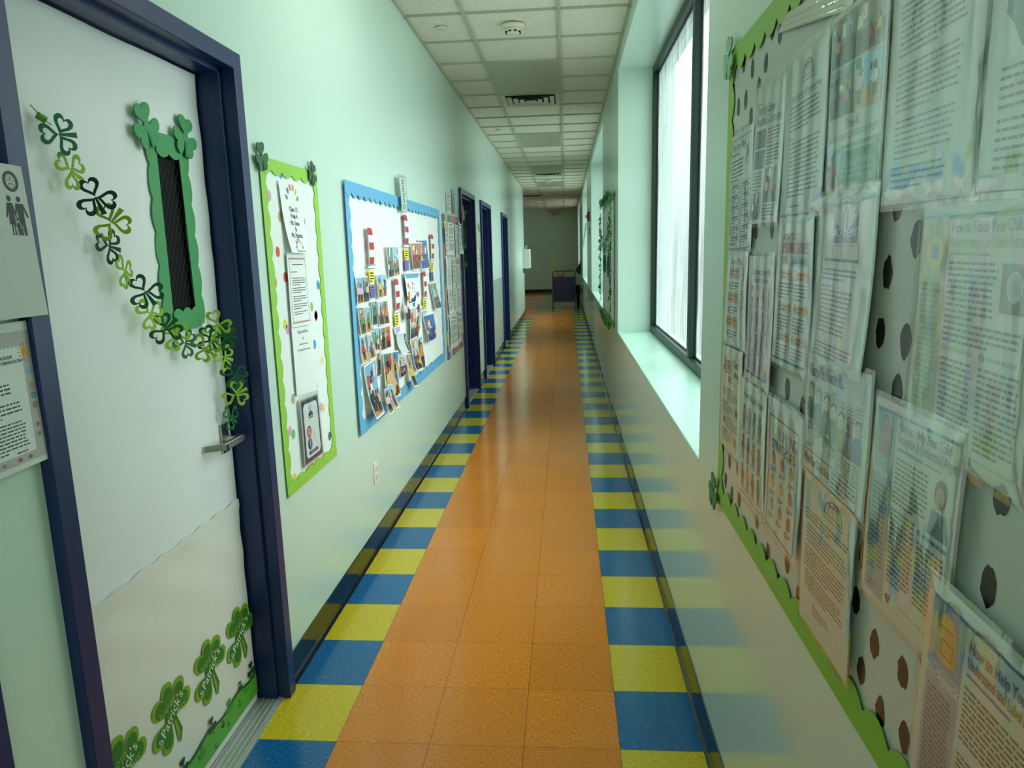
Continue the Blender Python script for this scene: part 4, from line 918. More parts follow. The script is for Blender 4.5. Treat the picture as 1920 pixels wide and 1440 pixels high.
# ------------------------------------------------------------------ board between second and third doors, wall guard
board('L', 5.805, 6.22, .700, 1.868, 'lime-edged narrow bulletin board between the second and third doors', ['#a9cf4a'], .035, .08, '#e4ebe4')
misc([(5.84, 1.83), (6.08, 1.83), (6.07, 1.56), (5.85, 1.56)], 'topmost sheet on narrow lime-edged board between second and third doors', 'text', 61)
misc([(5.84, 1.545), (6.08, 1.545), (6.07, 1.28), (5.85, 1.28)], 'second sheet from the top on narrow lime-edged board between second and third doors', 'text', 62)
misc([(5.85, 1.27), (6.09, 1.27), (6.08, 1.01), (5.86, 1.01)], 'third sheet from the top on narrow lime-edged board between second and third doors', 'text', 63)
p = Page(100, 129, [(5.85, 1.0), (6.10, 1.0), (6.09, .75), (5.86, .75)], 'L', .012, (.004, 0), 64); p.frame(6, 6, 88, 117, 5, '#23282c', 2); p.words(18, 24, 62, 14, 6)
tag(p.build('posted_sheet'), 'black-bordered lowest sheet on narrow lime-edged board between second and third doors', 'sheet')
sham('L', 6.15, 1.84, .05, 5, '#2b8a34', 'green shamrock at upper corner of the narrow board beyond the second door')
misc([(6.245, 1.607), (6.315, 1.603), (6.315, 1.385), (6.245, 1.39)], 'narrow dark green room placard beside the third door frame', 'teal', 65, .006, .001, name='room_placard', cat='placard', paper='#4a6650')
b = MB(); b.box((XL, 7.56, .13), (XL+.003, 9.14, 1.165), mat('#b9cdbf', .16, bump=.25, bscale=5, stretch=(1, 3, .4), bdist=.002)); tag(b.build('wall_guard_panel'), 'shiny pale protective panel on lower left wall between third and fourth doors', 'wall panel')
# white box at the corner
t = thing('wall_cabinet', 'white box mounted on the left wall just before the side passage corner', 'cabinet', (XL, 15.05, 1.155))
b = MB(); b.box((XL, 14.86, 1.155), (-.10, 15.26, 1.610), mat('#cfd8cc', .4)); bevel(b.build('body', t), .008)
b = MB(); b.box((-.10, 14.875, 1.17), (-.092, 15.245, 1.595), mat('#dbe3d8', .4)); bevel(b.build('door', t), .003)
b = MB(); b.tube([(-.20, 15.0, 1.61), (-.19, 15.0, 1.66), (-.165, 15.0, 1.69), (-.15, 15.0, 1.68)], .008, WHITE, 8); b.build('hook', t)
b = MB(); b.box((XL, 14.87, 1.05), (XL+.04, 14.93, 1.155), mat('#46524a', .5)); b.build('drain_tube', t)

# ------------------------------------------------------------------ right wall: big polka dot board
dr = [(-0.833,1.980),(-0.739,1.979),(-0.795,1.959),(-0.506,1.973),(-0.587,1.941),(-0.699,1.925),(-1.091,1.815),(-0.403,1.929),(-0.462,1.882),(-0.534,1.886),(-0.587,1.837),(-0.648,1.890),(-0.406,1.835),(-0.392,1.740),(-1.298,1.823),(-1.315,1.668),(-1.085,1.699),(-0.671,1.585),(-0.792,1.586),(-1.077,1.492),(-1.330,1.432),(-1.075,1.395),(-1.340,1.511),(-1.412,1.554),(-1.403,1.428),(-1.390,1.362),(-1.354,1.597),(-1.479,1.599),(-1.625,1.306),(-1.533,1.664),(-0.487,0.999),(-0.576,1.009),(-0.450,0.935),(-0.524,0.920),(-0.602,0.935),(-0.768,0.947),(-0.941,1.278),(-1.034,1.262),(-0.407,1.023),(-1.082,1.157),(-1.332,1.224),(-0.863,0.909),(-0.991,0.943),(-1.063,0.911),(-1.324,1.108),(-1.311,1.033),(-1.380,1.003),(-1.344,0.939),(-1.463,1.012),(-1.411,0.920),(-1.480,0.932),(-0.945,0.878),(-0.757,0.884),(-1.618,1.207),(-1.513,1.064),
      (-.39,1.62),(-.385,1.50),(-.39,1.40),(-.385,1.26),(-.39,1.13),(-1.12,1.93),(-1.24,1.95),(-1.38,1.93),(-1.50,1.97),(-1.58,1.88),(-1.56,.95),(-1.64,1.02),(-1.71,1.12),(-1.70,1.42),(-1.72,1.56),(-1.68,1.72),(-1.72,1.90),(-1.80,1.3),(-1.82,1.6),(-1.80,1.02),(-1.86,1.82)]
DOT = mat('#191a18', .24)
board('R', -1.95, -.362, .848, 2.030, 'large lime-edged bulletin board with black spotted white paper on the right wall', ['#86b93a'], .052,   .083, '#c8ccc4', [(y, z, .0140, .0215, DOT, .3) for y, z in dr], amp=.011, gloss=.24)
sham('R', -.392, 2.010, .050, 12, '#8fb89a', 'pale green shamrock at the top corner of the big spotted board', base=.014)
sham('R', -.352, .870, .050, 8, '#1f7a45', 'deep green shamrock at the lower corner of the big spotted board', base=.014)
def rp(name, label, c, i, curl, fn_, W=100, H=129, lam=True, over=4, cat='sheet', paper='#cbd0c8', group=None):
    ys = [q[0] for q in c]; zs = [q[1] for q in c]
    t = thing(name, label, cat, (XR, sum(ys)/4, min(zs)), group)
    p = Page(W, H, c, 'R', .009+.0011*i, curl, i*7+1, paper=paper, rough=.5); fn_(p); p.build('sheet', t)
    if lam: p.laminate(t, over)
    return t
I = '#2c3130'
def c_play(p):
    p.frame(5, 6, 90, 122, 1, I); p.text('Play is the Way!', 9, 18, 8.5, I, bold=.35, wmax=60); p.words(9, 22, 52, 1, 4, 2.2)
    p.words(9, 29, 54, 6, 4.2, 2, I)
    for k in range(16): p.line((68+(k*7) % 22, 14+(k*5) % 26), (72+(k*11) % 22, 17+(k*9) % 26), .7, I)
    for r_ in range(6):
        v = 56+r_*11.5; p.rect(7, v-2, 86, .5, '#5a605e')
        for q in (0, 1): p.words(14+44*q, v, 28, 1, 3, 2.6, I, 1); p.words(10+44*q, v+3.6, 38, 2, 3)
    p.words(8, 122, 40, 1, 3); p.line((50, 54), (50, 122), .5, '#5a605e')
def c_high(p):
    p.rect(3, 16, 20, 1.6, '#b06a5a'); p.text('The HighScope', 8, 27, 9, I, wmax=62); p.text('Preschool Curriculum', 8, 37, 9, I, wmax=84)
    for x, y, a, b in ((8, 41, '#4a3f5a', '#a06070'), (27, 41, '#5a3f52', '#b06a72'), (8, 60, '#3a5078', '#5878a8'), (27, 60, '#5a5c58', '#9a9c8a')):
        p.rect(x, y, 17, 17, a, 2); p.ring(x+8.5, y+8, 5, 5, 2, b, 3); p.words(x+2, y+13, 13, 1, 3, 1.6, b, 1, lv=3)
    p.words(50, 42, 42, 5, 3.1, 1.3, '#8a4a48'); p.words(50, 58, 42, 6, 3.1, 1.3, I)
    p.words(8, 80, 34, 6, 3.2); p.photo(50, 78, 42, 32, 7, 71, 2); p.photo(8, 99, 36, 26, 7, 72, 2); p.words(50, 112, 40, 5, 3)
def c_policy(p):
    p.ring(57, 22, 13, 12, .9, I, 2, 20, 180, 360); p.ring(57, 22, 10, 9, .6, I, 2, 20, 180, 360)
    for a in (-6, 0, 6): p.line((57+a, 21), (57+a*.7, 14), .7, I); p.ell(57+a, 14, 1.5, 1.8, I, 3, 8)
    p.frame(42, 22, 30, 4, .6, I)
    p.text('Center Standard & Placement Policy', 54, 36, 4.4, I, 'c', bold=.12, wmax=72); p.rect(18, 37, 72, .4, I)
    p.words(16, 41, 76, 6, 3.6, 1.5); p.words(16, 66, 14, 1, 3); p.words(16, 70, 76, 13, 3.6, 1.5); p.words(24, 122, 50, 1, 3)
def c_prek(p):
    p.photo(4, 4, 44, 34, 2, 81, 2); p.photo(50, 4, 46, 34, 7, 82, 3); p.photo(4, 40, 44, 34, 2, 83, 2); p.photo(50, 40, 46, 34, 5, 84, 2)
    p.text('Pre-K', 50, 84, 8, I, 'c', bold=.3); p.text('EACH DAY ABSENT = LOST PRESCHOOL BENEFITS', 50, 91, 4.6, '#4a5a4e', 'c', wmax=92)
    p.photo(3, 95, 26, 32, 5, 85, 1); p.rect(31, 95, 66, 32, '#4a9468', 2); p.text('ATTENDANCE MATTERS', 64, 106, 6, '#24503a', 'c', 4, wmax=60, bold=.2); p.words(36, 98, 54, 1, 3, 1.6, '#a9cdb4', 1, lv=3)
    p.words(35, 111, 58, 3, 4, 1.6, '#2f6446', lv=3); p.rect(31, 122, 66, 5, '#7a9a4e', 3)
def c_text(p):
    p.words(12, 6, 60, 2, 4); p.words(12, 18, 74, 9, 3.4, 1.3); p.words(12, 52, 70, 8, 3.4, 1.3); p.words(14, 82, 66, 7, 3.4, 1.3); p.words(12, 108, 60, 4, 3.6, 1.3)
def c_rpage(p):
    p.poly([(14, 2), (12, 50), (18, 56), (26, 68), (33, 54), (40, 60), (52, 48), (99, 46), (99, 2)], '#2f6e5e', 2); p.words(12, 74, 86, 5, 4.2, 1.5); p.words(12, 97, 86, 6, 4.2, 1.5)
def bag(p, cx, cy, s_, c, d):
    p.poly([(cx-10*s_, cy+14*s_), (cx-11*s_, cy-6*s_), (cx-7*s_, cy-14*s_), (cx+4*s_, cy-15*s_), (cx+10*s_, cy-8*s_), (cx+11*s_, cy+12*s_), (cx+4*s_, cy+16*s_)], c, 3)
    p.ring(cx-1*s_, cy-15*s_, 4*s_, 4*s_, 1.2*s_, d, 3.4, 12, 180, 360); p.frame(cx-5*s_, cy+1*s_, 13*s_, 10*s_, .8*s_, d, 4); p.line((cx-8*s_, cy-6*s_), (cx+8*s_, cy-7*s_), .8*s_, d, 4)
def c_teach(p):
    p.rect(4, 5, 92, 2.4, '#7d9f52'); p.rect(4, 7.4, 24, 111, '#93a44e'); p.ell(17, 24, 8, 9, '#d4b45a', 2.4); p.rect(14, 20, 6, 7, '#5f7fae', 4)
    p.text('How to Teach Your Child to', 31, 14, 6.2, '#3c7c74', bold=.2, wmax=64); p.text('Appropriately Get Your Attention', 31, 21, 5.8, '#87a860', bold=.2, wmax=66)
    p.rect(31, 23.5, 34, 1.4, '#7d9f52'); p.words(31, 28, 42, 10, 3, 1.3, '#4c5552'); p.rect(76, 28, 20, 22, '#6d7674', 2); p.ell(86, 38, 6, 7, '#b9c0bd', 3)
    p.words(31, 58, 64, 4, 3, 1.3, '#4c5552'); p.words(7, 40, 18, 22, 3, 1.2, '#6c7a3e', lv=3)
    for x in (31, 64): p.ell(x+2, 72, 2, 2, '#7d9f52', 3); p.words(x+6, 71, 22, 1, 3, 2, '#7d9f52', 1)
    p.words(31, 77, 29, 13, 3, 1.3, '#4c5552'); p.words(64, 77, 31, 14, 3, 1.3, '#4c5552'); p.rect(31, 121, 65, 1.6, '#9fb46e'); p.words(31, 116, 40, 1, 3, .8)
def c_anger(p):
    p.rect(4, 5, 92, 2, '#2f6f92'); p.rect(4, 7, 26, 117, '#7fa5ae'); bag(p, 17, 23, .75, '#a46a60', '#6a3c3a'); p.text('Backpack', 17, 46, 5.4, '#dfe9ea', 'c', 3)
    p.text('How to Help Your Child', 33, 14, 6.4, '#2c5a72', bold=.25, wmax=56); p.text('Recognize & Understand Anger', 33, 21, 6.2, '#2c5a72', bold=.25, wmax=63); p.rect(33, 24, 30, 2, '#2f7d94'); p.words(65, 24.5, 30, 1, 2, .8)
    p.words(33, 30, 40, 10, 2.9, 1.3, '#3c4648'); p.ell(84, 36, 6, 8, '#4a3f3a', 3); p.ell(84, 38, 4.4, 6, '#b98f78', 3.4); p.poly([(74, 60), (77, 46), (91, 46), (95, 60)], '#4f6f80', 3)
    p.words(7, 52, 20, 18, 3.2, 1.4, '#2f4a50', lv=3); p.words(33, 61, 29, 16, 3, 1.4, '#3c4648')
    p.ell(66, 64, 1.9, 1.9, '#2f5f92', 3); p.words(70, 63, 24, 1, 3, 2.2, '#2f5f92', 1); p.words(65, 69, 30, 13, 3, 1.4, '#3c4648')
    p.words(8, 116, 16, 2, 3, 1.2, '#3c4648', lv=3); p.poly([(33, 117), (36, 115), (37, 118), (40, 114), (38, 121), (36, 121)], I, 3); p.rect(48, 117, 46, .5, '#7a7f7e')
def c_emo(p):
    p.rect(6, 7, 94, 2, '#2f5f92'); p.rect(6, 9, 30, 118, '#8ea6b8'); p.poly([(6, 9), (36, 9), (36, 42), (6, 42)], '#4f8fb8', 1.6); bag(p, 21, 26, .85, '#d0a24c', '#5a4320')
    p.text('Backpack', 21, 50, 6, '#dde6ec', 'c', 3); p.text('How to Help Your Child', 40, 20, 6.6, '#7a4438', bold=.3, wmax=58); p.text('Understand and Label Emotions', 40, 28, 6.2, '#7a4438', bold=.3, wmax=59); p.rect(40, 31, 34, 1.6, '#2f6f9a')
    p.words(9, 56, 24, 22, 3, 1.3, '#4c545c', lv=3); p.words(40, 38, 50, 10, 3, 1.3, '#4a4440'); p.words(40, 74, 38, 14, 3, 1.3, '#4a4440'); p.rect(80, 74, 18, 34, '#8a5a3c', 2)
def c_acad(p):
    for k in range(22): p.line((8+(k*5) % 24, 6+(k*3) % 8), (10+(k*7) % 24, 8+(k*5) % 9), .5, '#b87a74')
    p.ring(53, 27, 22, 24, .5, '#4a5568', 2, 22, 195, 345)
    for k in range(9):
        a = math.radians(200+k*17.5); p.ell(53+19.5*math.cos(a), 27+20*math.sin(a), .9, 1.1, '#3c4a68', 2, 5)
    p.poly([(33, 20), (46, 27), (60, 27), (74, 17), (74, 37), (33, 37)], '#3f5c92', 2.2)
    for x, c in ((49, '#b0504c'), (52, '#e8e8e8'), (55, '#3f5c92')): p.rect(x, 14, 2.8, 15, c, 3)
    p.poly([(49, 14), (53.4, 8.5), (57.8, 14)], '#c99a6a', 3)
    p.text('ACADEMY', 53.5, 32.2, 6.4, '#e8ecf2', 'c', 4, bold=.35); p.text('HOUSE', 53.5, 36.6, 5, '#c9d0dc', 'c', 4); p.words(36, 38.5, 36, 1, 2, .9, '#a8504a', 1)
    p.words(18, 49, 62, 1, 3, 2.2, I, 1); p.words(16, 57, 66, 3, 3.6, 1.6, '#4a4a4a')
    for k in range(11): p.words(16, 70+k*3.6, 20+((k*37) % 38), 1, 3.6, 1.5, '#4a4a4a', 1)
    p.rect(15, 94, 22, 5, '#cfc878', 1.5); p.words(14, 116, 68, 4, 3.2, 1.4, '#4a4a4a')
def c_emp(p):
    p.text('HOW TO', 18, 20, 6.5, '#3f5f8c', bold=.3); p.text('EMPOWER CHOICES', 16, 31, 10, '#a8484c', bold=.5, wmax=78); p.text('FOR', 16, 40, 7, '#8f7a3c', bold=.4); p.rect(44, 33.5, 48, 8, '#7fb0b4', 1.6); p.words(50, 35.5, 38, 1, 3, 4, '#35606a', 1, lv=3)
    for q, (x, v) in enumerate(((12, 46), (56, 46), (12, 74), (56, 74), (12, 100), (56, 100))):
        p.poly([(x+6, v), (x+36, v-1), (x+38, v+3), (x+36, v+7), (x+7, v+7)], '#c9983e', 2); p.text(str(q+1), x, v+7, 9, I, bold=.3); p.words(x+10, v+1.3, 22, 2, 3, 1.3, '#5a3f1c', lv=3)
        p.words(x, v+10, 34, 5 if q < 4 else 4, 3, 1.2, '#46515a')
    p.ring(48, 56, 5, 7, .5, '#3f5f8c', 3); p.words(45, 53, 6, 3, 2.6, 1, '#3f5f8c')
    for x, c in ((24, '#a8484c'), (66, '#4f7aa8'), (72, '#a8605c')): p.ell(x, 93, 2.2, 4, c, 3)
    p.rect(4, 122, 90, 2.6, '#35647c')
def c_stages(p):
    p.text('Stages of Play', 22, 18, 9, '#2f6a72', bold=.4, wmax=54)
    for k in range(3):
        v = 22+k*33; p.rect(18, v, 50, 15, '#c79b6c', 2); p.words(28, v+4, 34, 2, 5, 2, '#7a5030', lv=3); p.ell(23, v+7, 2.4, 5, '#8a5a34', 3)
        p.ell(23, v+25, 2, 5, '#3c4448', 3); p.words(30, v+20, 36, 3, 4, 1.6, '#4a5a60')
    for k in range(24): p.line((76+(k*5) % 14, 18+k*4.2), (80+(k*7) % 14, 20+k*4.1), .7, '#4c5452')
    p.words(75, 52, 18, 9, 3, 1.2); p.rect(84, 20, 3, 26, '#9a5a58', 2)
def c_comp(p):
    p.text('Compliments Every Kid', 52, 19, 7.6, '#3a3438', 'c', bold=.25, wmax=76); p.text('Needs to Hear', 52, 27, 7, '#3a3438', 'c', bold=.25, wmax=60); p.rect(8, 29, 86, 90, '#c9b9bd', 1.2)
    R = random.Random(5)
    for r_ in range(4):
        for q in range(4):
            x, v = 20+q*22, 49+r_*23
            p.kid(x, v, 17+R.random()*3, R.choice(['#b04a50', '#5f7fa8', '#d0a04a', '#8a5a7a', '#5a8a7a', '#d9d3cc', '#c07048']), R.choice(['#6a4430', '#a8785a', '#c99a7a']), R.choice(['#1b1411', '#5a3420', '#7a4a28']), '#4a4650', 3); p.words(x-8, v+1, 16, 2, 2.2, .9, '#4a4046', lv=3)
    p.rect(8, 120, 84, 1, '#3a3438')
def c_messy(p):
    p.rect(4, 12, 92, 112, '#dccfae', 1.1); p.text('Sorry, I Got', 50, 23, 10, '#33403c', 'c', bold=.4, wmax=72); p.text('MESSY', 32, 34, 11, '#b84a30', 'c', 3, bold=.7, wmax=42); p.text('Today,', 72, 34, 9, '#33403c', 'c', bold=.3); p.text('BUT...', 54, 44, 8.5, '#2f6a72', 'c', bold=.3)
    for k, (c, x) in enumerate((('#d0a030', 22), ('#3f5f8c', 80), ('#4a6a8c', 24), ('#c98a3a', 80))):
        v = 52+k*18; p.ell(x, v+6, 6, 5, c, 2.4); p.line((x-6, v), (x+5, v+9), 1.6, '#5a4a30', 3); p.words(34 if x < 50 else 14, v, 28, 1, 3, 2.2, '#b0643a' if k == 2 else '#35507a', 1); p.words(34 if x < 50 else 14, v+4, 54, 4, 3, 1.2, '#4a4a40')
def c_read(p):
    p.text('How to Raise a Reader', 14, 19, 8.6, I, bold=.3, wmax=80); R = random.Random(9)
    for r_ in range(3):
        for q in range(4):
            x, v = 20+q*21, 50+r_*32
            p.kid(x, v, 24, R.choice(['#c8622e', '#b04a3a', '#5f6f8c', '#d8823a', '#7a3f4a', '#8a7a3a', '#3f7a8c']), R.choice(['#6a4430', '#a8785a', '#8a5638']), R.choice(['#1b1411', '#4a2a1a']), '#6a4a44', 3); p.words(x-8, v+1, 17, 2, 2.4, 1, '#4a3a36', lv=3)
    p.rect(8, 123, 84, 1, '#5a4038')
def c_calm(p):
    p.frame(8, 16, 84, 110, 1.2, '#3a3430', 2)
    for k, ch in enumerate('CALMING'): p.text(ch, 18+k*9.8, 35, 12.5, ('#b0a060', '#8fae5a', '#6aa87a', '#4f9ab0', '#3f6fa8', '#3a4a90', '#b03a4a')[k], 'l', bold=.7)
    p.text('STRATEGIES', 50, 47, 10, '#33384a', 'c', bold=.5, wmax=66)
    for r_ in range(3):
        for q in range(3):
            x, v = 24+q*26, 56+r_*23; c = (('#c8642e', '#b8624a', '#9aa04a'), ('#d07a2e', '#d0903a', '#b06a50'), ('#a8a8b0', '#c06a3a', '#8a4a3a'))[r_][q]
            p.ell(x, v, 5.4, 6.4, c, 2.6); p.ell(x-1, v-4, 2.6, 3, '#6a4430', 3); p.words(x-8, v+9, 17, 2, 3, 1.7, '#3f4a68', lv=3)
def c_keep(p):
    p.text('Keep Me Home If...', 8, 17, 11, I, bold=.9, wmax=56)
    fig = [(13, 52, '#3a3c40', '#d0a860', 'I’m sick'), (26, 55, '#5f82a8', '#c9b8a8', ''), (40, 57, '#3f6a58', '#d8cfc4', ''), (52, 60, '#6f7a74', '#d8cfc4', ''), (64, 63, '#8a9a60', '#d8c8b0', ''), (76, 63, '#6a5a58', '#6a5048', ''), (88, 63, '#2f5fa0', '#c99a7a', '')]
    for k, (x, v, c, sk, _) in enumerate(fig):
        p.poly([(x-6, v), (x-7, v-10), (x-4, v-18), (x+4, v-18), (x+6, v-10), (x+6, v)], c, 3); p.ell(x, v-23, 3.8, 5, sk, 3.6); p.ring(x, v-26, 4.4, 4, 1.8, '#2a2624', 4, 12, 180, 360)
        for e in (-1.3, 1.3): p.ell(x+e, v-23.5, .5, .7, I, 4.5, 6)
        p.line((x-1.2, v-20.6), (x+1.2, v-20.6), .4, I, 4.5)
        bx, by, bh = x-4.5, 22+(k % 3)*1.5 + (2 if k > 3 else 0), 10; p.frame(bx, by, 10, bh, .45, I, 3); p.words(bx+1.4, by+1.6, 7, 3, 2.5, 1, I, lv=3); p.line((bx+4, by+bh), (x, v-29), .4, I, 3)
        p.words(x-5, v+2+(k % 2), 11, 4+k//2, 2.1, .9, '#4a4f50')
    p.poly([(20, 53), (34, 57), (50, 60), (60, 66), (44, 64), (28, 60)], '#5f7a74', 2)
    p.frame(2, 78, 92, 18, .8, I, 3); p.text('When Your Child is Sick:', 5, 89, 8, '#6a5a1c', bold=.6, wmax=46); p.words(54, 81, 38, 4, 3.4, 1.6, '#2f3f6a')
    p.words(2, 73, 16, 2, 2, .8)
def c_let2(p):
    p.ring(62, 22, 17, 12, 1, I, 2, 20, 180, 360); p.ring(62, 22, 12, 9, .7, I, 2, 20, 180, 360); p.frame(44, 22, 36, 4, .7, I)
    for a in (-7, 0, 7): p.line((62+a, 21), (62+a*.7, 14), .8, I); p.ell(62+a, 14, 1.6, 1.8, I, 3, 8)
    p.words(8, 32, 84, 3, 3.2, 1.3); p.words(12, 44, 80, 5, 3.2, 1.3); p.words(8, 62, 84, 6, 3.2, 1.3); p.words(12, 83, 78, 5, 3.2, 1.3); p.words(30, 106, 34, 3, 3, 1.1)
rp('plastic_strip', 'crinkled clear plastic strip stretched over the top of the spotted board', [(-.80, 1.955), (-.86, 1.975), (-1.20, 1.925), (-1.17, 1.885)], 0, .004, lambda p: None, lam=True, over=2, cat='plastic', paper='#c4bfa8')
rp('newsletter_sheet', 'black and white newsletter page with boxed columns at far upper edge of spotted board', [(-0.438,1.816), (-0.640,1.816), (-0.654,1.545), (-0.428,1.540)], 1, .006, c_play)
rp('curriculum_page', 'curriculum article page with small tinted photos, high on the far half of spotted board', [(-0.669,1.882), (-0.880,1.866), (-0.872,1.595), (-0.660,1.598)], 2, (.004, .006), c_high)
rp('policy_letter', 'white policy letter with arch emblem left of the four-photo flyer', [(-0.888,1.879), (-1.098,1.883), (-1.108,1.604), (-0.888,1.606)], 4, .003, c_policy)
rp('photo_flyer', 'flyer with four classroom photos above a green attendance box', [(-1.118,1.886), (-1.316,1.884), (-1.320,1.622), (-1.125,1.625)], 5, .002, c_prek)
rp('text_page', 'large plain text page nearest the camera along top, below no heading', [(-1.326,1.870), (-1.536,1.868), (-1.546,1.595), (-1.332,1.598)], 3, .003, c_text)
rp('text_page', 'partly visible page with a dark teal blot at the upper right edge of photo', [(-1.548,1.860), (-1.760,1.855), (-1.765,1.590), (-1.552,1.598)], 4, .003, c_rpage)
rp('parenting_handout', 'parenting handout with olive green side column and heading about getting attention', [(-1.440,1.588), (-1.655,1.588), (-1.665,1.312), (-1.444,1.320)], 2, .004, c_teach)
rp('parenting_handout', 'parenting handout with teal side column and red backpack about understanding anger', [(-1.362,1.352), (-1.578,1.353), (-1.570,1.078), (-1.358,1.077)], 6, .004, c_anger)
rp('parenting_handout', 'parenting handout with blue side column and orange backpack at lower right corner', [(-1.538,1.183), (-1.755,1.178), (-1.750,.905), (-1.530,.905)], 8, .003, c_emo)
rp('school_letter', 'letter headed by blue pencil and star emblem, in the middle of spotted board', [(-1.105,1.625), (-1.325,1.622), (-1.322,1.370), (-1.112,1.375)], 7, (.003, .006), c_acad)
rp('advice_poster', 'advice poster with mustard numbered labels and red capital heading', [(-0.885,1.603), (-1.075,1.600), (-1.085,1.326), (-0.868,1.322)], 5, .006, c_emp)
rp('advice_poster', 'stages of play poster with tan blocks, beside the far lime border', [(-0.440,1.540), (-0.641,1.540), (-0.650,1.310), (-0.425,1.305)], 3, .006, c_stages)
rp('advice_poster', 'pinkish poster of many little figures listing compliments', [(-0.662,1.529), (-0.853,1.530), (-0.870,1.256), (-0.662,1.254)], 4, .006, c_comp)
rp('advice_poster', 'cream poster with a red word about getting messy, at the far lower part', [(-0.417,1.300), (-0.630,1.305), (-0.635,1.040), (-0.413,1.036)], 5, .006, c_messy)
rp('advice_poster', 'poster with three rows of orange figures about raising a reader', [(-0.645,1.252), (-0.855,1.250), (-0.862,0.975), (-0.652,0.975)], 8, .005, c_read)
rp('advice_poster', 'black framed poster with rainbow heading about calming strategies', [(-0.866,1.253), (-1.082,1.253), (-1.090,0.982), (-0.872,0.985)], 7, .005, c_calm)
rp('advice_poster', 'wide cartoon poster of seven unwell children headed keep me home', [(-1.091,1.372), (-1.351,1.376), (-1.352,1.170), (-1.095,1.172)], 9, .004, c_keep, H=98)
rp('school_letter', 'letter with brown arch emblem hanging below the cartoon poster of unwell children', [(-1.102,1.176), (-1.322,1.178), (-1.325,0.905), (-1.112,0.905)], 6, .003, c_let2)

# ------------------------------------------------------------------ ivy board on the second pier
board('R', 3.99, 5.86, .862, 2.035, 'vine-trimmed tall bulletin board on the pier between the first two windows', ['#6fae44'], .055, .09, '#e2e7e2', folds=.004)
LEAFG = [mat('#24803a', .5), mat('#379a40', .5), mat('#155a28', .5)]
def ivy(pts, label, seed, dens=38, spread=.045):
    R = random.Random(seed); t = thing('leaf_garland', label, 'leaf garland', (XR-.03, pts[0][0], pts[0][1]))
    b = MB(); path = []
    for (y0, z0), (y1, z1) in zip(pts, pts[1:]):
        n = max(2, int(math.hypot(y1-y0, z1-z0)/.04))
        for k in range(n): path.append((XR-.032-.008*R.random(), y0+(y1-y0)*k/n+R.uniform(-.008, .008), z0+(z1-z0)*k/n+R.uniform(-.008, .008)))
    b.tube(path, .0022, LEAFG[2], 5); b.build('vine', t)
    L = MB()
    for (x, y, z) in path:
        for q in range(max(1, int(dens*.04))):
            cx, cy_, r_ = y+R.uniform(-spread, spread), z+R.uniform(-spread, spread), R.uniform(.014, .026); rot = R.uniform(0, 360); tilt = R.uniform(-.6, .6); dx = R.uniform(0, .02)
            fn = lambda u, v, h: (XR-.034-dx-h-(u-cx)*tilt, u, v)
            for ang in (90, 210, 330): L.prism(heart(cx, cy_, r_, ang+rot, 8), fn, 0, .0008, LEAFG[R.randint(0, 2)])
    o = L.build('leaves', t); o['kind'] = 'stuff'
ivy([(4.03, 2.03), (5.83, 2.03)], 'leafy green vine along the top edge of the pier board', 1, 50, .035)
ivy([(5.83, 1.93), (5.84, .97)], 'leafy green vine down the far side of the pier board', 2, 78)
ivy([(4.05, 1.93), (4.03, .97)], 'leafy green vine down the near side of the pier board', 3, 78)
ivy([(4.03, .87), (5.83, .87)], 'leafy green vine along the bottom edge of the pier board', 4, 50, .035)
ivy([(4.18, 1.78), (4.55, 1.62), (5.0, 1.52), (5.4, 1.66), (5.70, 1.75)], 'leafy green vine drooping across the middle of the pier board', 5, 34)
for y, z0, z1, l in ((4.45, 1.50, 1.30, 'dark green tassel hanging on pier board, the one nearer the camera'), (5.10, 1.50, 1.32, 'dark green tassel hanging on pier board, the one farther from the camera')):
    b = MB(); b.tube([(XR-.03, y, z0), (XR-.032, y, (z0+z1)/2), (XR-.03, y, z1)], [.008, .016, .010], LEAFG[2], 8); tag(b.build('hanging_tassel'), l, 'tassel')

# ------------------------------------------------------------------ far pier fittings
t = thing('fire_alarm', 'red fire alarm strobe on the pier between the second and third windows', 'fire alarm', (XR, 10.6, 2.04))
b = MB(); b.box((XR-.045, 10.54, 2.045), (XR, 10.68, 2.215), mat('#a3222a', .35)); bevel(b.build('housing', t), .006)
b = MB(); b.box((XR-.075, 10.575, 2.10), (XR-.045, 10.645, 2.16), mat('#dfe4e4', .2)); bevel(b.build('strobe_lens', t), .006)
b = MB(); b.box((XR-.018, 10.55, 1.80), (XR, 10.67, 1.95), mat('#8fa495', .4)); tag(bevel(b.build('wall_thermostat'), .004), 'small grey-green control plate on pier under the red fire alarm', 'thermostat')
t = thing('shamrock_garland', 'small string of green shamrocks hanging in the third window bay', 'garland', (1.2, 15.5, 1.7))
pts = [(XR+.03, 12.32+.10*k, 2.10-.43*math.sin(k/10*PI*.5)) for k in range(11)]
pts = [(1.27-.009*k, 15.80, 2.19-.055*k) for k in range(11)]
b = MB(); b.tube(pts, .0015, LEAFG[2], 5); b.build('string', t)
for k, (x, y, z) in enumerate(pts):
    b = MB()
    for ang in (90, 210, 330): b.prism(heart(x, z, .028, ang+k*33, 10), lambda u, v, h, y=y: (u, y-.004-h, v), 0, .001, LEAFG[k % 3])
    b.build('shamrock_link', t)

